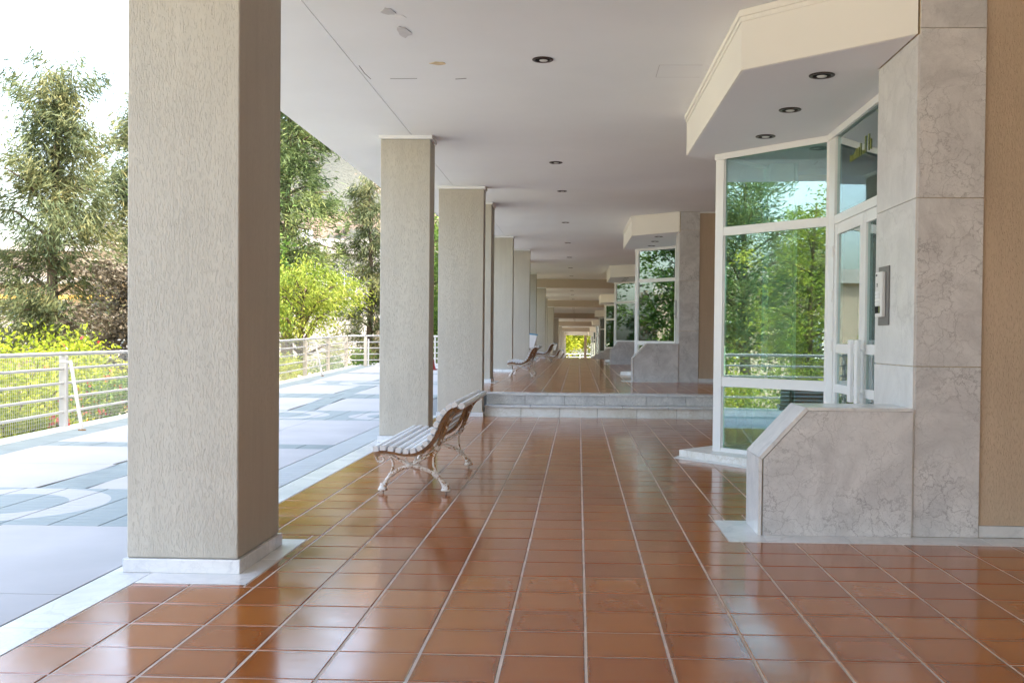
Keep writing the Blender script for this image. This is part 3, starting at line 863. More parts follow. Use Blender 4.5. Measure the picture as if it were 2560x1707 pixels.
def intercom():
    x = PX0
    t = empty('intercom', (x, 7.1, 1.37), 'grey and silver door intercom panel on the nearest marble pillar', 'intercom', 'intercoms beside the entrances')
    # back plate with the recessed frame
    m = MB(); m.bbox(x-.010, x-.0005, 6.985, 7.222, 1.368, 1.780, .002); m.build('back_plate', MT['plate'], t)
    p = MB().bbox(x-.035, x-.0105, 7.052, 7.212, 1.425, 1.742, .003).build('call_panel', MT['alu'], t)
    f = x-.0352
    def bit(n, mat, y0, y1, z0, z1, d=.003): MB().bbox(f-d, f, y0, y1, z0, z1, .001).build(n, mat, p)
    bit('camera_lens', MT['hole'], 7.165, 7.190, 1.715, 1.727)
    for i in range(3): MB().box(f-.0015, f, 7.150, 7.176, 1.640+i*.009, 1.645+i*.009).build('speaker_slot', MT['hole'], p)
    for i in range(4):
        z = 1.512+i*.025
        bit('name_card', MT['white'], 7.145, 7.205, z, z+.019); bit('button', MT['frame'], 7.098, 7.136, z, z+.018, .006)
    bit('keypad_screen', MT['hole'], 7.095, 7.205, 1.452, 1.502, .0015)
    m = MB(); m.box(f-.0025, f-.0016, 7.099, 7.118, 1.455, 1.499); m.build('label_stripe', MT['gold'], p)
    return t
def stucco_wall():
    t = empty('stucco_wall', (4.5, 6.6, 0), 'ochre stucco wall with marble skirting at the right edge', 'wall', 'ochre walls beside the marble pillars')
    MB().box(PX1+.004, 6.99, 6.50, 6.70, .078, HC-.035).build('render', MT['stucco_wall'], t)
    x = PX1+.004
    for x2 in (3.2, 4.0, 4.8, 5.6, 6.29): MB().bbox(x+.001, x2-.001, 6.488, 6.52, .0015, .076, .002).build('skirting', MT['marble_white'], t); x = x2
    MB().box(PX1+.004, 6.99, 6.48, 6.70, HC-.034, HC-.002).build('cornice', MT['ceiling'], t)
    return t
def hall():
    t = empty('stair_hall', (4.5, 9.5, 0), 'dim stair hall behind the nearest glass entrance', 'hall', 'stair halls behind the entrances')
    MB().box(2.63, 6.9, 6.72, 12.5, .002, .07).build('hall_floor', MT['marble_stain'], t)
    MB().box(2.45, 6.98, 12.5, 12.7, .0, HC-.004).build('hall_wall', MT['stucco_wall'], t)
    MB().box(6.9, 6.99, 6.72, 12.49, .0, HC-.004).build('hall_wall', MT['stucco_wall'], t)
    A_ = (LX+.03, LY+.03); l2 = math.hypot(2.46-A_[0], 11.75-A_[1]); d2 = ((2.46-A_[0])/l2, (11.75-A_[1])/l2); n2 = (-d2[1], d2[0])  # glazing added in the unseen wall to let daylight onto the hall pillar
    fr = MB()
    for u0, u1 in ((0, .06), (l2-.06, l2)): fr.obox(A_, d2, n2, u0, u1, -.03, .03, .076, 3.208)
    for z0, z1 in ((.076, .118), (.768, .868), (2.352, 2.440), (3.176, 3.208)): fr.obox(A_, d2, n2, .061, l2-.061, -.026, .026, z0, z1)
    added_window = fr.build('window', MT['frame'], t)
    for z0, z1 in ((.119, .767), (.869, 2.351), (2.441, 3.175)): MB().obox(A_, d2, n2, .062, l2-.062, -.004, .004, z0, z1).build('pane', MT['glass'], added_window)
    MB().box(2.38, 2.448, 11.79, 12.49, .0755, HU-.004).build('hall_wall', MT['stucco_wall'], t)
    MB().bbox(2.09, 2.36, 11.12, 11.38, .076, HU-.01, .003).build('hall_pillar', MT['marble_side'], t)
    MB().bbox(2.365, 2.395, 11.10, 11.16, .076, HU-.01, .003).build('hall_post', MT['frame'], t)
    MB().prism_y([(1.93, .076), (2.088, .076), (2.088, .66), (1.95, .70)], 11.13, 11.17).build('hall_parapet', MT['marble_side'], t)
    for i in range(6): MB().box(4.2+i*.28, 6.88, 9.0, 10.4, .07+i*.17+.001, .07+(i+1)*.17).build('stair', MT['marble_stain'], t)
    MB().box(2.61, 6.88, 6.72, 12.48, 3.30, 3.36).build('hall_ceiling', MT['ceiling'], t)
    return t
proto = [marble_pillar(), low_wall(), canopy(), glazing(), intercom(), stucco_wall(), hall()]
LBL = {
 'marble_pillar': 'grey marble pillar of the %s entrance along the arcade',
 'marble_low_wall': 'low marble wall with sloping end before the %s entrance along the arcade',
 'entrance_canopy': 'cream angular canopy above the %s entrance along the arcade',
 'glass_entrance': 'green reflecting glazed entrance, the %s along the arcade',
 'intercom': 'door intercom panel beside the %s entrance along the arcade',
 'stucco_wall': 'ochre stucco wall to the right of the %s marble pillar along the arcade',
 'stair_hall': 'stair hall behind the %s glass entrance along the arcade'}
for k in range(1, NM):
    for pr in proto:
        n = pr.name.split('.')[0]
        if n in ('intercom',) and k > 2: continue
        clone(pr, (0, P*k, DZ[k]), LBL[n] % ordinal[k])
pos_c = ['nearest', 'middle', 'farthest']
for k in range(NM):
    if k > 5: break
    for i in range(3):
        if k == 0:
            lb = ['frontmost lamp in the ceiling above the camera', 'dark-rimmed lamp in the white ceiling nearest the peeled paint', 'dark-rimmed lamp in the ceiling level with the second column'][i]
        else: lb = '%s of the three ceiling lamps over the %s stretch of floor' % (pos_c[i], ordinal[k])
        if k == 0 and i == 0: continue
        downlight(-.33, 3.62+5.02*i+P*k, HC+DZ[k], lb, 'lamps along the arcade ceiling')
    for i in range(3):
        if k > 2: continue
        downlight(1.777, 7.479+1.112*i+P*k, HU+DZ[k], '%s lamp under the canopy of the %s entrance' % (pos_c[i], ordinal[k]), 'lamps under the entrance canopies', .095)

# end pillar seen in the far opening
MB().bbox(.70, 1.01, yE-.4, yE-.1, DZ[-1]-.4, HC+DZ[-1]-.37, .01).build('end_post', MT['house'])
tag(bpy.data.objects['end_post'], 'pale sunlit post in the far opening of the arcade', 'post')

# ================================================================== BENCH
SL = [(-1.598,.367),(-1.540,.374),(-1.478,.367),(-1.418,.357),(-1.360,.350),(-1.303,.355),(-1.250,.376),(-1.203,.412),(-1.166,.460),(-1.140,.512),(-1.119,.565),(-1.094,.617),(-1.062,.664),(-1.022,.702),(-.975,.722)]
def smooth_path(pts, n=5):
    P_ = [Vector(p) for p in pts]; out = []
    for i in range(len(P_)-1):
        p0 = P_[max(i-1, 0)]; p1 = P_[i]; p2 = P_[i+1]; p3 = P_[min(i+2, len(P_)-1)]
        for j in range(n):
            t = j/n
            out.append(.5*((2*p1)+(p2-p0)*t+(2*p0-5*p1+4*p2-p3)*t*t+(3*p1-p0-3*p2+p3)*t**3))
    out.append(P_[-1]); return out
def bench(label):
    t = empty('bench', (-1.33, 8.8, 0), label, 'bench', 'white slatted benches along the arcade')
    y0, y1 = 7.86, 9.76
    for i, (x, z) in enumerate(SL):
        a = SL[max(i-1, 0)]; b = SL[min(i+1, len(SL)-1)]
        tx, tz_ = b[0]-a[0], b[1]-a[1]; l = math.hypot(tx, tz_); tx /= l; tz_ /= l; nx_, nz_ = -tz_, tx
        w, h, c = .0215, .020, .009
        if i == 0: w, h = .021, .022
        prof = []
        for du, dv in ((-w, -h), (w, -h), (w, h-c), (w-c, h), (-w+c, h), (-w, h-c)):
            prof.append((x+tx*du+nx_*dv, z+tz_*du+nz_*dv))
        MB().prism_y(prof, y0, y1).build('slat', MT['slat'], t)
    # rounded top rail behind the last slat
    q = [( -.917+.027*math.cos(a), .712+.024*math.sin(a)) for a in [2*math.pi*i/8+.39 for i in range(8)]]
    MB().prism_y(q, y0, y1).build('top_rail', MT['slat'], t)
    for yf in (7.96, 9.62):
        def pth(pts, n=5): return smooth_path([(x, yf, z) for x, z in pts], n)
        # curved iron strap that carries the slats
        c = []
        for i, (x, z) in enumerate([(-1.64, .335)]+SL+[(-.94, .690)]):
            a_ = ([(-1.66, .335)]+SL+[(-.92, .68)])
            c.append((x, z))
        sm = smooth_path([(x, 0, z) for x, z in c], 3); m = MB(); vs = []; fs = []
        for i, p in enumerate(sm):
            d = (sm[min(i+1, len(sm)-1)]-sm[max(i-1, 0)]).normalized(); n_ = Vector((-d.z, 0, d.x))
            for o_, yy in ((-.019, -.028), (-.019, .028), (-.050, .028), (-.050, -.028)):
                vs.append((p.x+n_.x*o_, yf+yy, p.z+n_.z*o_))
        k = len(sm)
        for i in range(k-1):
            for j in range(4): fs.append((i*4+j, i*4+(j+1)%4, (i+1)*4+(j+1)%4, (i+1)*4+j))
        fs += [(0,1,2,3), ((k-1)*4+3, (k-1)*4+2, (k-1)*4+1, (k-1)*4)]
        m.add(vs, fs); st = m.build('slat_strap', MT['iron_brown'], t)
        # clip lugs between the slats
        lg = MB()
        for (xa, za), (xb, zb) in zip(SL[1:-1], SL[2:]):
            x, z = (xa+xb)/2, (za+zb)/2; d = Vector((xb-xa, 0, zb-za)).normalized(); n_ = Vector((-d.z, 0, d.x))
            lg.tube([(x-n_.x*.022, yf, z-n_.z*.022), (x+n_.x*.004, yf, z+n_.z*.008)], [.009, .005], 5)
        tag(lg.build('lugs', MT['iron_brown'], st), kind='stuff')
        sg = 1
        # legs: thick at the hoof, thinner to the knot
        lf = pth([(-1.553, .030), (-1.536, .085), (-1.510, .130), (-1.475, .160), (-1.405, .203), (-1.333, .226)])
        n = len(lf); L1 = MB().tube(lf, [.026-.011*min(1, i/(n*.35)) for i in range(n)], 10)
        L1.lathe((-1.556, yf, 0), [(.001, .026), (.040, .026), (.043, .032), (.036, .042), (.026, .062), (.020, .085)], 12)
        lo = L1.build('leg', MT['iron'], t, smooth=True)
        MB().tube([(-1.556, yf, 0.0005), (-1.556, yf, .027)], .007, 8).build('bolt', MT['steel'], lo)
        lr = pth([(-1.050, .030), (-1.068, .080), (-1.098, .120), (-1.135, .158), (-1.230, .203), (-1.333, .226)])
        n = len(lr); L2 = MB().tube(lr, [.026-.011*min(1, i/(n*.35)) for i in range(n)], 10)
        L2.lathe((-1.048, yf, 0), [(.001, .026), (.040, .026), (.043, .032), (.036, .042), (.026, .062), (.020, .085)], 12)
        lo = L2.build('leg', MT['iron'], t, smooth=True)
        MB().tube([(-1.048, yf, 0.0005), (-1.048, yf, .027)], .007, 8).build('bolt', MT['steel'], lo)
        # branch-like braces
        b = MB()
        b.tube(pth([(-1.333, .226), (-1.412, .262), (-1.494, .305), (-1.565, .318), (-1.605, .300)]), .0115, 8)
        b.tube(pth([(-1.333, .226), (-1.231, .285), (-1.149, .335), (-1.120, .372)]), .013, 8)
        b.tube(pth([(-1.130, .350), (-1.150, .277), (-1.140, .205), (-1.120, .150)]), .012, 8)
        b.tube(pth([(-1.500, .300), (-1.474, .240), (-1.484, .180), (-1.505, .135)]), .011, 8)
        b.tube(pth([(-1.601, .325), (-1.617, .292), (-1.598, .256), (-1.564, .252), (-1.548, .275), (-1.562, .292)]), .009, 7)
        b.tube(pth([(-1.362, .318), (-1.374, .285), (-1.352, .245)]), .007, 6); b.tube(pth([(-1.302, .318), (-1.290, .285), (-1.312, .245)]), .007, 6)
        b.build('brace', MT['iron'], t, smooth=True)
        s = MB()
        s.tube(pth([(-1.120, .372), (-1.070, .475), (-1.038, .560), (-.990, .640), (-.925, .690)]), .013, 8)
        s.tube(pth([(-1.125, .372), (-1.098, .455), (-1.060, .555), (-1.020, .640), (-1.000, .668)]), .009, 7)
        s.tube(pth([(-.995, .672), (-.985, .690), (-1.005, .700), (-1.020, .685)]), .009, 6)
        s.build('back_strut', MT['iron_mid'], t, smooth=True)
        # wound knots where the branches meet, and little nodes
        kn = MB()
        def knot(x, z, dx, dz, r, ln):
            d = Vector((dx, 0, dz)).normalized(); c0 = Vector((x, yf, z))
            for j in range(4):
                p = c0+d*(j-1.5)*ln/4; kn.tube([p-d*ln/8.5, p, p+d*ln/8.5], [r*.86, r, r*.86], 10)
        knot(-1.333, .228, 1, 0, .026, .036); knot(-1.122, .366, .45, .9, .026, .05); knot(-1.128, .152, .8, -.62, .027, .05); knot(-1.490, .150, .75, .6, .023, .03)
        for x, z in ((-1.42, .196), (-1.245, .197), (-1.215, .292), (-1.44, .275), (-1.045, .535), (-1.015, .605), (-1.085, .43)):
            kn.tube([(x-.008, yf, z-.004), (x, yf, z), (x+.008, yf, z+.004)], [.013, .018, .013], 8)
        tag(kn.build('knots', MT['iron'], t, smooth=True), kind='stuff')
    return t
MT['iron_mid'] = rusty('brown_grey_iron', (.34, .23, .15), .8)
b0 = bench('nearest white slatted bench with rusty cast iron legs in front of the second column')
BL = ['', 'second white bench, standing just past the marble steps', 'third white bench along the arcade, halfway down the raised floor']
for k in range(1, 8):
    lb = BL[k] if k < 3 else '%s bench from the front, half hidden beyond the raised floor' % ordinal[k]
    clone(b0, (0, P*k-.10*min(k, 2), DZ[k]), lb)

# ================================================================== WALL BOXES with blue lids
def wall_box(y, z, label):
    x = -1.513
    t = empty('wall_box', (x, y, z), label, 'wall box', 'blue-lidded wedge boxes on the columns')
    MB().prism_y([(x, z), (x+.13, z+.035), (x+.245, z+.40), (x, z+.425)], y-.17, y+.17).build('box_body', MT['white'], t)
    MB().prism_y([(x, z+.427), (x+.247, z+.402), (x+.258, z+.440), (x, z+.467)], y-.18, y+.18).build('lid', MT['blue'], t)
    return t
wall_box(31.05, .95, 'white wedge-shaped box with pale blue lid above the second bench')
wall_box(61.15, .54, 'white wedge-shaped box with blue lid above the third bench')
wall_box(91.2, -.24, 'tiny white box with dark blue lid near the far end benches')

# ================================================================== RAILING
rail = empty('railing', (-7.0, 16, 0), 'long white metal railing with wire mesh along the terrace edge', 'railing')
def zr(y): return tz(y)
RH = .985
posts = [13.3+2.65*i for i in range(-5, 8)]     # 0.05 .. 31.85
for y in posts:
    x = rx(y); z = zr(y)
    MB().bbox(x-.052, x+.052, y-.028, y+.028, z, z+RH-.03, .006).build('post', MT['rail_warm'] if y > 20 else MT['rail'], rail)
yy = [Y0-1.5+.5*i for i in range(200) if Y0-1.5+.5*i < 31.9]+[31.9]
m = MB(); m.tube([(rx(y), y, zr(y)+RH) for y in yy], .027, 10); m.build('top_rail', MT['rail'], rail, smooth=True)
for h in (.20, .395, .59, .785):
    m = MB(); m.tube([(rx(y)-.0, y, zr(y)+h) for y in yy], .019, 8); m.build('rail_bar', MT['rail_warm'] if False else MT['rail'], rail, smooth=True)
# wire mesh on the garden side, one panel per bay
def mesh_panel(ya, yb, fx, fz, step, rl):
    m = MB(); w = .0016
    n = int((yb-ya)/step)
    for i in range(n+1):
        y = ya+(yb-ya)*i/n; x = fx(y)-.045; z = fz(y); m.box(x-w, x+w, y-w, y+w, z+.02, z+RH-.03)
    for j in range(int(.9/step)):
        h = .04+j*step; m.add([(fx(ya)-.045, ya, fz(ya)+h-w), (fx(yb)-.045, yb, fz(yb)+h-w), (fx(yb)-.045, yb, fz(yb)+h+w), (fx(ya)-.045, ya, fz(ya)+h+w)], [(0,1,2,3)])
    tag(m.build('wire_mesh', MT['wire'], rl), kind='stuff')
for a, b in zip(posts[:-1], posts[1:]):
    if b > 9: mesh_panel(a, b, rx, zr, .05, rail)
# slanting braces with brown feet
for y in (12.95, 26.7):
    x = rx(y); z = zr(y); m = MB()
    top = Vector((x+.24, y+.02, z+.885)); foot = Vector((x+.47, y-.14, z+.016))
    m.tube([Vector((x+.03, y+.16, z+.885)), top], .022, 6); m.tube([top+Vector((-.01, .007, .02)), foot], .026, 6); o = m.build('brace', MT['rail'], rail)
    MB().bbox(foot.x-.04, foot.x+.04, foot.y-.03, foot.y+.03, z+.0005, z+.016, .003).build('brace_foot', MT['iron_brown'], o)
# turn at the far end
rail2 = empty('railing', (-5, 32.2, .3), 'short white railing closing the far end of the terrace', 'railing')
E0, E1 = Vector((-7.40, 31.98, .30)), Vector((-6.45, 32.55, .31)); 
pts = [E0, E1]
for h, r in ((RH, .027), (.20, .019), (.395, .019), (.59, .019), (.785, .019)):
    MB().tube([p+Vector((0, 0, h)) for p in pts], r, 8).build('rail_bar', MT['rail'], rail2, smooth=True)
for s_ in (.52, 1.0):
    p = E0.lerp(E1, s_); MB().bbox(p.x-.05, p.x+.05, p.y-.03, p.y+.03, p.z, p.z+RH-.03, .006).build('post', MT['rail_warm'], rail2)
p = E0.lerp(E1, .62); MB().tube([p+Vector((.0, -.05, .88)), p+Vector((.05, -.30, .01))], .026, 6).build('brace', MT['rail'], rail2)
rail3 = empty('railing', (-4.5, 36, .3), 'thin white garden railing seen beyond the terrace end', 'railing')
for h in (1.0, .80, .6, .4, .2):
    MB().tube([(-7.1, 36.0, .30+h), (-2.3, 36.0, .30+h)], .024 if h < 1 else .034, 8).build('rail_bar', MT['rail'], rail3, smooth=True)
for i in range(6): MB().bbox(-7.1+i*.95, -7.04+i*.95, 35.97, 36.03, .0, 1.29, .005).build('post', MT['rail'], rail3)
MB().box(-7.4, -2.24, 33.0, 36.2, -2.3, .32).build('terrace', MT['slab']); tag(bpy.data.objects['terrace.001'], kind='structure')
# red cone behind the second column
c = empty('traffic_cone', (-4.50, 30.5, tz(30.5)), 'dark red plastic cone half hidden by the second column', 'cone')
MB().lathe((-4.50, 30.5, tz(30.5)), [(.15, .03), (.135, .06), (.03, .52), (.001, .525)], 16).build('cone_body', MT['red'], c, smooth=True)
MB().bbox(-4.68, -4.32, 30.32, 30.68, tz(30.5), tz(30.5)+.03, .005).build('base', MT['red'], c)
# railing beyond the far end of the arcade
rail4 = empty('railing', (0, yE+6, -2), 'white railing outside the far opening of the arcade', 'railing')
for h in (.95, 1.35, .5): MB().tube([(-4, yE+5, DZ[-1]-.4+h), (5, yE+5, DZ[-1]-.4+h)], .05, 6).build('rail_bar', MT['rail'], rail4)
for i in range(7): MB().box(-4+i*1.4, -3.92+i*1.4, yE+4.96, yE+5.04, -2.3, DZ[-1]+.95).build('post', MT['rail'], rail4)

# ================================================================== PLANTS
RNG = np.random.default_rng(11)
def leaf_mesh(name, C, tint, size, aspect, mat, parent, axis=None, droop=0.0, rng=RNG, jit=.35):
    """C: (n,3) leaf positions; one small quad each"""
    n = len(C)
    d = rng.normal(size=(n, 3))
    if axis is not None: d = axis*1.6+d*.55
    d[:, 2] -= droop
    d /= np.linalg.norm(d, axis=1)[:, None]
    q = rng.normal(size=(n, 3)); q -= (q*d).sum(1)[:, None]*d; q /= np.linalg.norm(q, axis=1)[:, None]
    s = size*rng.uniform(.6, 1.35, n)[:, None]; w = s*aspect
    a = C-d*s*.5; b = C+d*s*.5; mid = C+d*s*.05
    V = np.empty((n, 4, 3)); V[:, 0] = a; V[:, 1] = mid+q*w*.5; V[:, 2] = b; V[:, 3] = mid-q*w*.5
    V = V.reshape(-1, 3)
    off = np.array(root_loc(parent)); V = V-off
    me = bpy.data.meshes.new(name); me.vertices.add(4*n); me.vertices.foreach_set('co', V.ravel())
    me.loops.add(4*n); me.loops.foreach_set('vertex_index', np.arange(4*n, dtype=np.int32))
    me.polygons.add(n); me.polygons.foreach_set('loop_start', np.arange(0, 4*n, 4, dtype=np.int32)); me.polygons.foreach_set('loop_total', np.full(n, 4, np.int32))
    at = me.attributes.new('tint', 'FLOAT', 'FACE'); at.data.foreach_set('value', np.clip(tint, 0, 1).astype(np.float32))
    me.materials.append(mat); me.update(calc_edges=True)
    o = bpy.data.objects.new(name, me); link(o, parent); return o

def tree(name, label, base, H, prof, mat, seed, cat='tree', n_limb=34, clump=.55, per=60, leaf=.34, asp=.12, droop=.4, trunk_r=.18, t0=.12, rise=.35, lean=(0, 0), flow=None, nclump=7, group=None):
    rng = np.random.default_rng(seed); random.seed(seed)
    t = empty(name, base, label, cat, group)
    bx, by, bz = base
    tp = [Vector((bx+lean[0]*s*H+.12*math.sin(5*s+seed)*s, by+lean[1]*s*H+.12*math.cos(4*s+seed)*s, bz+H*s*.97)) for s in np.linspace(0, 1, 9)]
    m = MB(); m.tube(tp, [trunk_r*(1-.93*s)+.012 for s in np.linspace(0, 1, 9)], 8)
    C = []; A = []; T = []
    for i in range(n_limb):
        s = t0+(1-t0)*((i+rng.uniform(0, 1))/n_limb)
        k = s*8; j = min(int(k), 7); p0 = tp[j].lerp(tp[j+1], k-j)
        an = i*2.399+rng.uniform(-.5, .5); r = prof(s)*rng.uniform(.55, 1.12)
        d = Vector((math.cos(an), math.sin(an), rise*rng.uniform(.4, 1.5)))
        p2 = p0+Vector((d.x*r, d.y*r, d.z*r)); pm = p0.lerp(p2, .5)+Vector((0, 0, .10*r))
        p2 = p2+Vector((0, 0, -.16*droop*r))
        br = max(.012, trunk_r*.42*(1-s*.75))
        m.tube([p0, pm, p2], [br, br*.6, br*.2], 5)
        nc = max(2, int(nclump*min(1.0, .35+r/2.0)))
        limb_t = rng.uniform(-.18, .18)
        for q in range(nc):
            f = .30+.75*(q+rng.uniform(0, 1))/nc
            c = p0.lerp(pm, f*2) if f < .5 else pm.lerp(p2, (f-.5)*2)
            cc = np.array(c)+rng.normal(size=3)*clump*np.array([.6, .6, .5])
            n = int(per*rng.uniform(.6, 1.3)); cs = clump*rng.uniform(.5, 1.05)
            pts = cc+rng.normal(size=(n, 3))*cs*np.array([.55, .55, .5])
            C.append(pts)
            ax = np.array([d.x*.6, d.y*.6, .35-droop*.6]); A.append(np.repeat(ax[None], n, 0))
            ti = .46+limb_t+rng.uniform(-.22, .22); T.append(np.clip(ti+rng.normal(size=n)*.13, 0, 1))
    m.build('trunk', MT['trunk'], t, smooth=True)
    C = np.concatenate(C); A = np.concatenate(A); T = np.concatenate(T)
    cr = leaf_mesh('crown', C, T, leaf, asp, mat, t, A, droop*.4, rng)
    tag(cr, kind='stuff')
    return t
def bush(name, label, base, rx_, ry_, h, mat, seed, cat='shrub', n=5200, leaf=.10, asp=.45, group=None, flowers=0, lumps=16):
    rng = np.random.default_rng(seed)
    t = empty(name, base, label, cat, group); bx, by, bz = base
    m = MB(); cs = []
    for i in range(lumps):
        a = rng.uniform(0, 2*math.pi); r = math.sqrt(rng.uniform(0, 1))*.85
        zz = h*(.25+.62*rng.uniform(0, 1)*(1-.35*r*r)); c = np.array([bx+rx_*r*math.cos(a), by+ry_*r*math.sin(a), bz+zz]); cs.append(c)
        m.tube([Vector((bx+.12*math.cos(a), by+.12*math.sin(a), bz)), Vector((bx+rx_*r*.4*math.cos(a), by+ry_*r*.4*math.sin(a), bz+zz*.55)), Vector(c)], [.03, .02, .006], 5)
    m.build('stems', MT['trunk'], t)
    C = []; T = []
    for c in cs:
        k = n//lumps; rad_ = .42*min(rx_, ry_, h)*rng.uniform(.7, 1.25)
        d = rng.normal(size=(k, 3)); d /= np.linalg.norm(d, axis=1)[:, None]
        C.append(c+d*rad_*rng.uniform(.45, 1.1, k)[:, None]*np.array([1, 1, .9])); T.append(.5+rng.uniform(-.25, .25)+rng.normal(size=k)*.17)
    C = np.concatenate(C); T = np.concatenate(T); ok = C[:, 2] > bz+.02
    tag(leaf_mesh('foliage', C[ok], T[ok], leaf, asp, mat, t, None, .0, rng), kind='stuff')
    if flowers:
        i = rng.choice(len(C), flowers, replace=False)
        F = C[i]+rng.normal(size=(flowers, 3))*.04; F = np.repeat(F, 5, 0)+rng.normal(size=(flowers*5, 3))*.018
        tag(leaf_mesh('flowers', F, np.zeros(len(F)), .05, .9, MT['flower'], t, None, 0, rng), kind='stuff')
    return t
GZ = -2.2
def cone(R, top=.08): return lambda s: R*(top+(1-top)*max(0, math.sin(math.pi*min(1, (1.02-s)*.62))))
def oval(R): return lambda s: R*math.sqrt(max(.04, 1-((s-.58)/.46)**2))
# left of the near column
tree('casuarina_tree', 'tall feathery grey-green tree at the left edge of the photo', (-16.0, 30.0, GZ), 11.6, lambda s: 2.0*(.22+.78*math.sin(math.pi*min(1, (1.06-s)*.78))), MT['leaf_cas'], 3, n_limb=46, clump=.55, per=110, leaf=.27, asp=.13, droop=.9, trunk_r=.24, t0=.20, rise=.6, nclump=8, group='trees beyond the terrace')
tree('casuarina_tree', 'feathery tree half hidden by the left edge of the nearest column', (-15.7, 36.0, GZ), 11.9, lambda s: 2.3*(.25+.75*math.sin(math.pi*min(1, (1.05-s)*.8))), MT['leaf_cas'], 7, n_limb=38, clump=.55, per=90, leaf=.29, asp=.13, droop=.9, trunk_r=.24, t0=.50, rise=.5, nclump=7, group='trees beyond the terrace')
tree('copper_leaf_tree', 'dark copper-leaved tree left of the nearest column', (-12.3, 27.6, GZ), 5.4, oval(1.55), MT['leaf_copper'], 5, n_limb=26, clump=.38, per=80, leaf=.13, asp=.6, droop=.2, trunk_r=.11, t0=.25, group='trees beyond the terrace')
bush('bright_shrub', 'bright yellow-green hedge shrub behind the railing at the left edge', (-9.4, 15.8, -1.6), 1.9, 1.6, 3.15, MT['leaf_bright'], 21, n=15000, leaf=.085, lumps=30, group='shrubs behind the railing')
bush('bright_shrub', 'yellow-green shrub behind the railing just left of the big column', (-9.5, 19.8, -1.5), 1.7, 1.5, 2.75, MT['leaf_bright'], 22, n=13000, leaf=.085, flowers=60, lumps=26, group='shrubs behind the railing')
bush('flowering_shrub', 'red-flowered shrub low behind the railing post', (-8.25, 17.2, -.5), .75, .9, 1.15, MT['leaf_green'], 23, n=5000, leaf=.065, flowers=70, group='shrubs behind the railing')
bush('low_shrub', 'small olive shrub at the foot of the railing on the left', (-7.75, 13.2, -.55), .55, .9, .85, MT['leaf_bright'], 24, n=4500, leaf=.06, group='shrubs behind the railing')
bush('copper_shrub', 'bronze-tipped shrub under the feathery tree on the left', (-14.0, 24.5, -2.0), 1.9, 1.5, 3.35, MT['leaf_copper'], 25, n=6000, leaf=.12, group='shrubs behind the railing')
bush('flower_clump', 'pink-red flower clump at the foot of the railing post', (-7.12, 13.55, -.12), .10, .13, .22, MT['leaf_green'], 26, n=300, leaf=.03, flowers=26, lumps=6, group='shrubs behind the railing')
# right of the near column
tree('pine_tree', 'tall loose pine tree between the first two columns', (-13.5, 46.0, GZ), 16.0, lambda s: 2.9*(.3+.7*math.sin(math.pi*min(1, (1.04-s)*.8))), MT['leaf_pine'], 9, n_limb=56, clump=.65, per=84, leaf=.34, asp=.14, droop=.7, trunk_r=.32, t0=.24, rise=.45, nclump=8, group='trees beyond the terrace')
tree('casuarina_tree', 'drooping feathery tree next to the second column', (-10.1, 47.5, GZ), 11.0, lambda s: 1.5*(.35+.65*math.sin(math.pi*min(1, (1.04-s)*.85))), MT['leaf_cas'], 12, n_limb=38, clump=.45, per=74, leaf=.30, asp=.13, droop=1.1, trunk_r=.20, t0=.15, rise=.4, nclump=7, lean=(.02, 0), group='trees beyond the terrace')
tree('pepper_tree', 'yellow-green pepper tree with forked trunk behind the railing corner', (-10.3, 37.0, -1.2), 4.6, oval(2.6), MT['leaf_pepper'], 15, n_limb=30, clump=.50, per=58, leaf=.17, asp=.26, droop=.9, trunk_r=.20, t0=.36, rise=.7, nclump=7, group='trees beyond the terrace')
bush('bright_shrub', 'tall bright yellow-green bush right of the nearest column', (-12.6, 36.5, -1.8), 1.5, 1.4, 5.3, MT['leaf_pepper'], 27, n=9000, leaf=.12, asp=.4, lumps=26, group='shrubs behind the railing')
bush('low_shrub', 'brownish hedge behind the middle railing posts', (-8.9, 27.5, -1.2), 1.2, 3.6, 2.1, MT['leaf_bright'], 28, n=11000, leaf=.08, lumps=34, group='shrubs behind the railing')
bush('low_shrub', 'loose green hedge behind the railing corner', (-8.6, 33.8, -1.2), 1.9, 1.1, 2.2, MT['leaf_green'], 29, n=7000, leaf=.09, lumps=22, group='shrubs behind the railing')
bush('green_shrub', 'fresh green shrub seen between the second and third columns', (-4.6, 39.5, -1.0), 2.4, 1.2, 4.3, MT['leaf_green'], 30, n=12000, leaf=.12, lumps=30, group='shrubs behind the railing')
# trees to the left of the frame: the ones mirrored in the entrance glass
tree('pine_tree', 'round pine mirrored in the nearest entrance window', (-21, 8.9, GZ), 9.0, oval(2.3), MT['leaf_pine'], 41, n_limb=40, clump=.5, per=90, leaf=.20, asp=.16, droop=.2, trunk_r=.22, t0=.3, rise=.5, nclump=8, group='trees beyond the terrace')
tree('acacia_tree', 'bright green feathery tree mirrored in the nearest entrance', (-11.6, 8.0, GZ), 6.8, oval(1.15), MT['leaf_pepper'], 42, n_limb=30, clump=.36, per=70, leaf=.10, asp=.36, droop=.5, trunk_r=.10, t0=.3, nclump=6, group='trees beyond the terrace')
tree('garden_tree', 'dark tree mirrored low in the left of the nearest window', (-26, 10.6, GZ), 7.0, oval(2.4), MT['leaf_green'], 45, n_limb=30, clump=.6, per=70, leaf=.22, asp=.3, droop=.4, trunk_r=.16, t0=.18, nclump=7, group='trees beyond the terrace')
tree('garden_tree', 'olive tree mirrored low in the right of the nearest window', (-27, 6.2, GZ), 7.2, oval(2.6), MT['leaf_cas'], 46, n_limb=30, clump=.6, per=70, leaf=.22, asp=.3, droop=.4, trunk_r=.16, t0=.18, nclump=7, group='trees beyond the terrace')
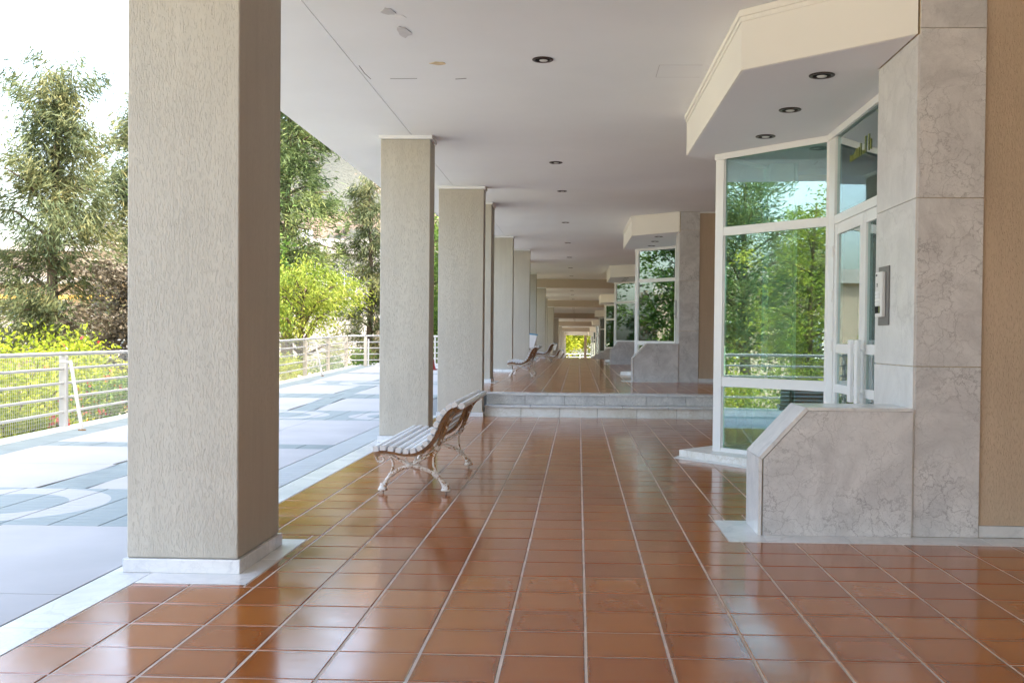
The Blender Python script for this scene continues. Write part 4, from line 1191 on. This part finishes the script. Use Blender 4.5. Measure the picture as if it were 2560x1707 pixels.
tree('acacia_tree', 'leafy green tree mirrored in the second entrance window', (-9.4, 24.8, GZ), 8.6, oval(1.6), MT['leaf_green'], 43, n_limb=34, clump=.5, per=70, leaf=.16, asp=.4, droop=.4, trunk_r=.14, t0=.2, nclump=7, group='trees beyond the terrace')
bush('bright_shrub', 'yellow-green shrub behind the railing mirrored in the nearest window', (-9.0, 9.0, -1.7), 1.6, 2.6, 2.6, MT['leaf_bright'], 44, n=10000, leaf=.09, lumps=28, group='shrubs behind the railing')
tree('acacia_tree', 'slim tree mirrored in the third entrance window', (-6.3, 42.0, GZ), 9.0, oval(1.3), MT['leaf_green'], 47, n_limb=30, clump=.5, per=60, leaf=.17, asp=.4, droop=.4, trunk_r=.13, t0=.2, nclump=6, group='trees beyond the terrace')
tree('acacia_tree', 'slim tree behind the second column mirrored in the glass door', (-7.5, 46.0, GZ), 9.4, oval(1.1), MT['leaf_pine'], 48, n_limb=30, clump=.45, per=60, leaf=.20, asp=.2, droop=.4, trunk_r=.13, t0=.2, nclump=6, group='trees beyond the terrace')
# far along the left side (mirrored in the farther windows) and beyond the end of the arcade
for i, (x, y, h, mt, lb) in enumerate(((-7.5, 56, 9, 'leaf_green', 'leafy green tree mirrored in the third entrance window'), (-8, 71, 8, 'leaf_pepper', 'bright tree mirrored in the fourth entrance window'), (-11, 82, 9, 'leaf_green', 'green tree far along the terrace side'))):
    tree('garden_tree', lb, (x, y, GZ), h, oval(3.0), MT[mt], 50+i, n_limb=26, clump=.7, per=44, leaf=.30, asp=.35, droop=.4, trunk_r=.16, t0=.22, nclump=7, group='trees beyond the terrace')
for i, (x, y, h, R, lb) in enumerate(((-1.8, 134, 8.5, 3.2, 'sunlit yellow-green tree in the far opening, on the left'), (2.6, 137, 8.5, 3.4, 'sunlit yellow-green tree in the far opening, on the right'))):
    tree('garden_tree', lb, (x, y, GZ-.3), h, oval(R), MT['leaf_bright'], 60+i, n_limb=30, clump=.8, per=36, leaf=.45, asp=.4, droop=.3, trunk_r=.16, t0=.16, nclump=7, group='trees beyond the arcade end')
# shrubs and scrub on the hillside
rng = np.random.default_rng(77); C = []; T = []
for i in range(420):
    x, y = rng.uniform(-120, 20), rng.uniform(190, 330); s = rng.uniform(.8, 2.4)
    z = -2.6+hill_h(x, y)+s*.4; n = 16
    C.append(np.array([x, y, z])+rng.normal(size=(n, 3))*s*.5); T.append(np.full(n, rng.uniform(.1, .7)))
sc = bpy.data.objects.new('scrub', None)
hs = empty('hillside_scrub', (-50, 250, 10)); bpy.data.objects.remove(sc)
o = leaf_mesh('hillside_scrub', np.concatenate(C), np.concatenate(T), 1.5, .7, MT['leaf_cas'], hs)
o.parent = None; o.location = hs.location; bpy.data.objects.remove(hs); o.name = 'hillside_scrub'; tag(o, kind='stuff')

# ================================================================== HOUSES
def window_part(t, x0, x1, y, z0, z1, nx_=2, nz=2):
    f = MB(); e = .05
    f.box(x0, x0+e, y-.06, y, z0, z1); f.box(x1-e, x1, y-.06, y, z0, z1)
    f.box(x0+e, x1-e, y-.06, y, z0, z0+e); f.box(x0+e, x1-e, y-.06, y, z1-e, z1)
    for i in range(1, nx_): x = x0+(x1-x0)*i/nx_; f.box(x-.02, x+.02, y-.055, y, z0+e, z1-e)
    for i in range(1, nz): z = z0+(z1-z0)*i/nz; f.box(x0+e, x1-e, y-.053, y-.005, z-.015, z+.015)
    w = f.build('window', MT['white'], t)
    MB().box(x0+e, x1-e, y-.03, y-.012, z0+e, z1-e).build('pane', MT['pane_dark'], w)
h1 = empty('terraced_house', (-36, 60, GZ), 'cream stepped house behind the feathery trees on the left', 'house')
MB().box(-48, -22.5, 60, 66, GZ, 4.3).build('wall', MT['house'], h1)
MB().box(-48.3, -22.2, 59.4, 66, 4.302, 4.75).build('balcony_parapet', MT['house_white'], h1)
MB().box(-48.2, -22.3, 59.5, 66, 3.4, 3.62).build('awning', MT['awning'], h1)
MB().box(-48.3, -22.2, 59.6, 59.98, 1.6, 1.95).build('cornice', MT['house_white'], h1)
MB().box(-48.3, -22.2, 59.55, 59.98, -.3, .05).build('sill_band', MT['house_white'], h1)
MB().box(-48.2, -22.3, 61.5, 66, 4.76, 6.4).build('upper_wall', MT['house'], h1)
MB().box(-48.4, -22.1, 61.0, 66, 6.402, 6.9).build('roof_parapet', MT['house_white'], h1)
for x in (-36.2, -33.7, -31.2, -28.7, -26.2): window_part(h1, x, x+1.7, 59.97, .35, 1.55, 4, 2)
for x in (-35.6, -32.6, -29.6, -26.6): window_part(h1, x, x+1.5, 59.97, 2.3, 3.35, 2, 1)
MB().box(-31.5, -22.6, 64, 70, 6.92, 8.1).build('penthouse', MT['house_white'], h1)
MB().box(-31.8, -22.3, 63.7, 70.3, 8.102, 8.42).build('roof', MT['house_white'], h1)
m = MB()
for i in range(5): m.box(-30.9, -30.1, 63.9, 63.98, 7.2+i*.13, 7.27+i*.13)
m.build('vent', MT['peel'], h1)
h2 = empty('white_house', (-20, 84, GZ), 'white flat-roofed house below the hill between the columns', 'house')
MB().box(-27, -17.0, 84, 92, GZ, 8.2).build('wall', MT['house_white'], h2)
MB().box(-27.3, -17.8, 83.4, 92, 8.202, 9.5).build('roof_slab', MT['house_white'], h2)
MB().box(-16.99, -10, 85.5, 92, GZ, 6.6).build('side_wing', MT['house_white'], h2)
MB().box(-17.1, -9.8, 85.0, 92, 6.602, 7.7).build('parapet', MT['house_white'], h2)
window_part(h2, -24, -22.6, 83.97, 4.9, 6.6); window_part(h2, -20.5, -19.1, 83.97, 4.9, 6.6); window_part(h2, -14.5, -13.2, 85.47, 3.2, 5.2)
m = MB(); m.box(-24.5, -23.3, 86, 87, 9.502, 10.5); m.build('chimney', MT['peel'], h2)
h3 = empty('balcony_house', (-9, 70, GZ), 'peach house with a balcony glimpsed between the second and third columns', 'house')
MB().box(-13.6, -5.2, 66, 74, GZ, 5.4).build('wall', MT['house'], h3)
MB().box(-13.8, -5.0, 64.8, 74, 5.402, 6.1).build('roof_parapet', MT['house_white'], h3)
MB().box(-13.6, -5.2, 64.9, 65.98, 2.5, 2.75).build('balcony_floor', MT['house_white'], h3)
for i in range(5): MB().tube([(-13.6, 65.0, 2.9+i*.2), (-5.2, 65.0, 2.9+i*.2)], .02, 5).build('balcony_rail', MT['plate'], h3)
window_part(h3, -11.6, -9.9, 65.97, 2.8, 4.9)
h4 = empty('louvred_house', (0, 165, GZ), 'white house with louvres behind the trees in the far opening', 'house')
MB().box(-9, 9, 165, 172, GZ, 7).build('wall', MT['house_white'], h4)
for i in range(6): MB().box(-4, 1.2, 164.8, 164.98, -.2+i*.42, .02+i*.42).build('louvre', MT['pane_dark'], h4)
# house mirrored in the glass
h5 = empty('peach_house', (-40, 12, GZ), 'peach house beyond the garden mirrored in the entrance glass', 'house')
MB().box(-46, -38, 2, 26, GZ, 4.2).build('wall', MT['house'], h5)
MB().box(-46.3, -37.7, 1.7, 26.3, 4.202, 4.9).build('roof_parapet', MT['house_white'], h5)
for y in (4, 8, 12, 16, 20):
    f = MB(); f.box(-38, -37.93, y, y+1.6, .4, 2.2); w = f.build('window', MT['white'], h5); MB().box(-37.93, -37.91, y+.1, y+1.5, .5, 2.1).build('pane', MT['pane_dark'], w)
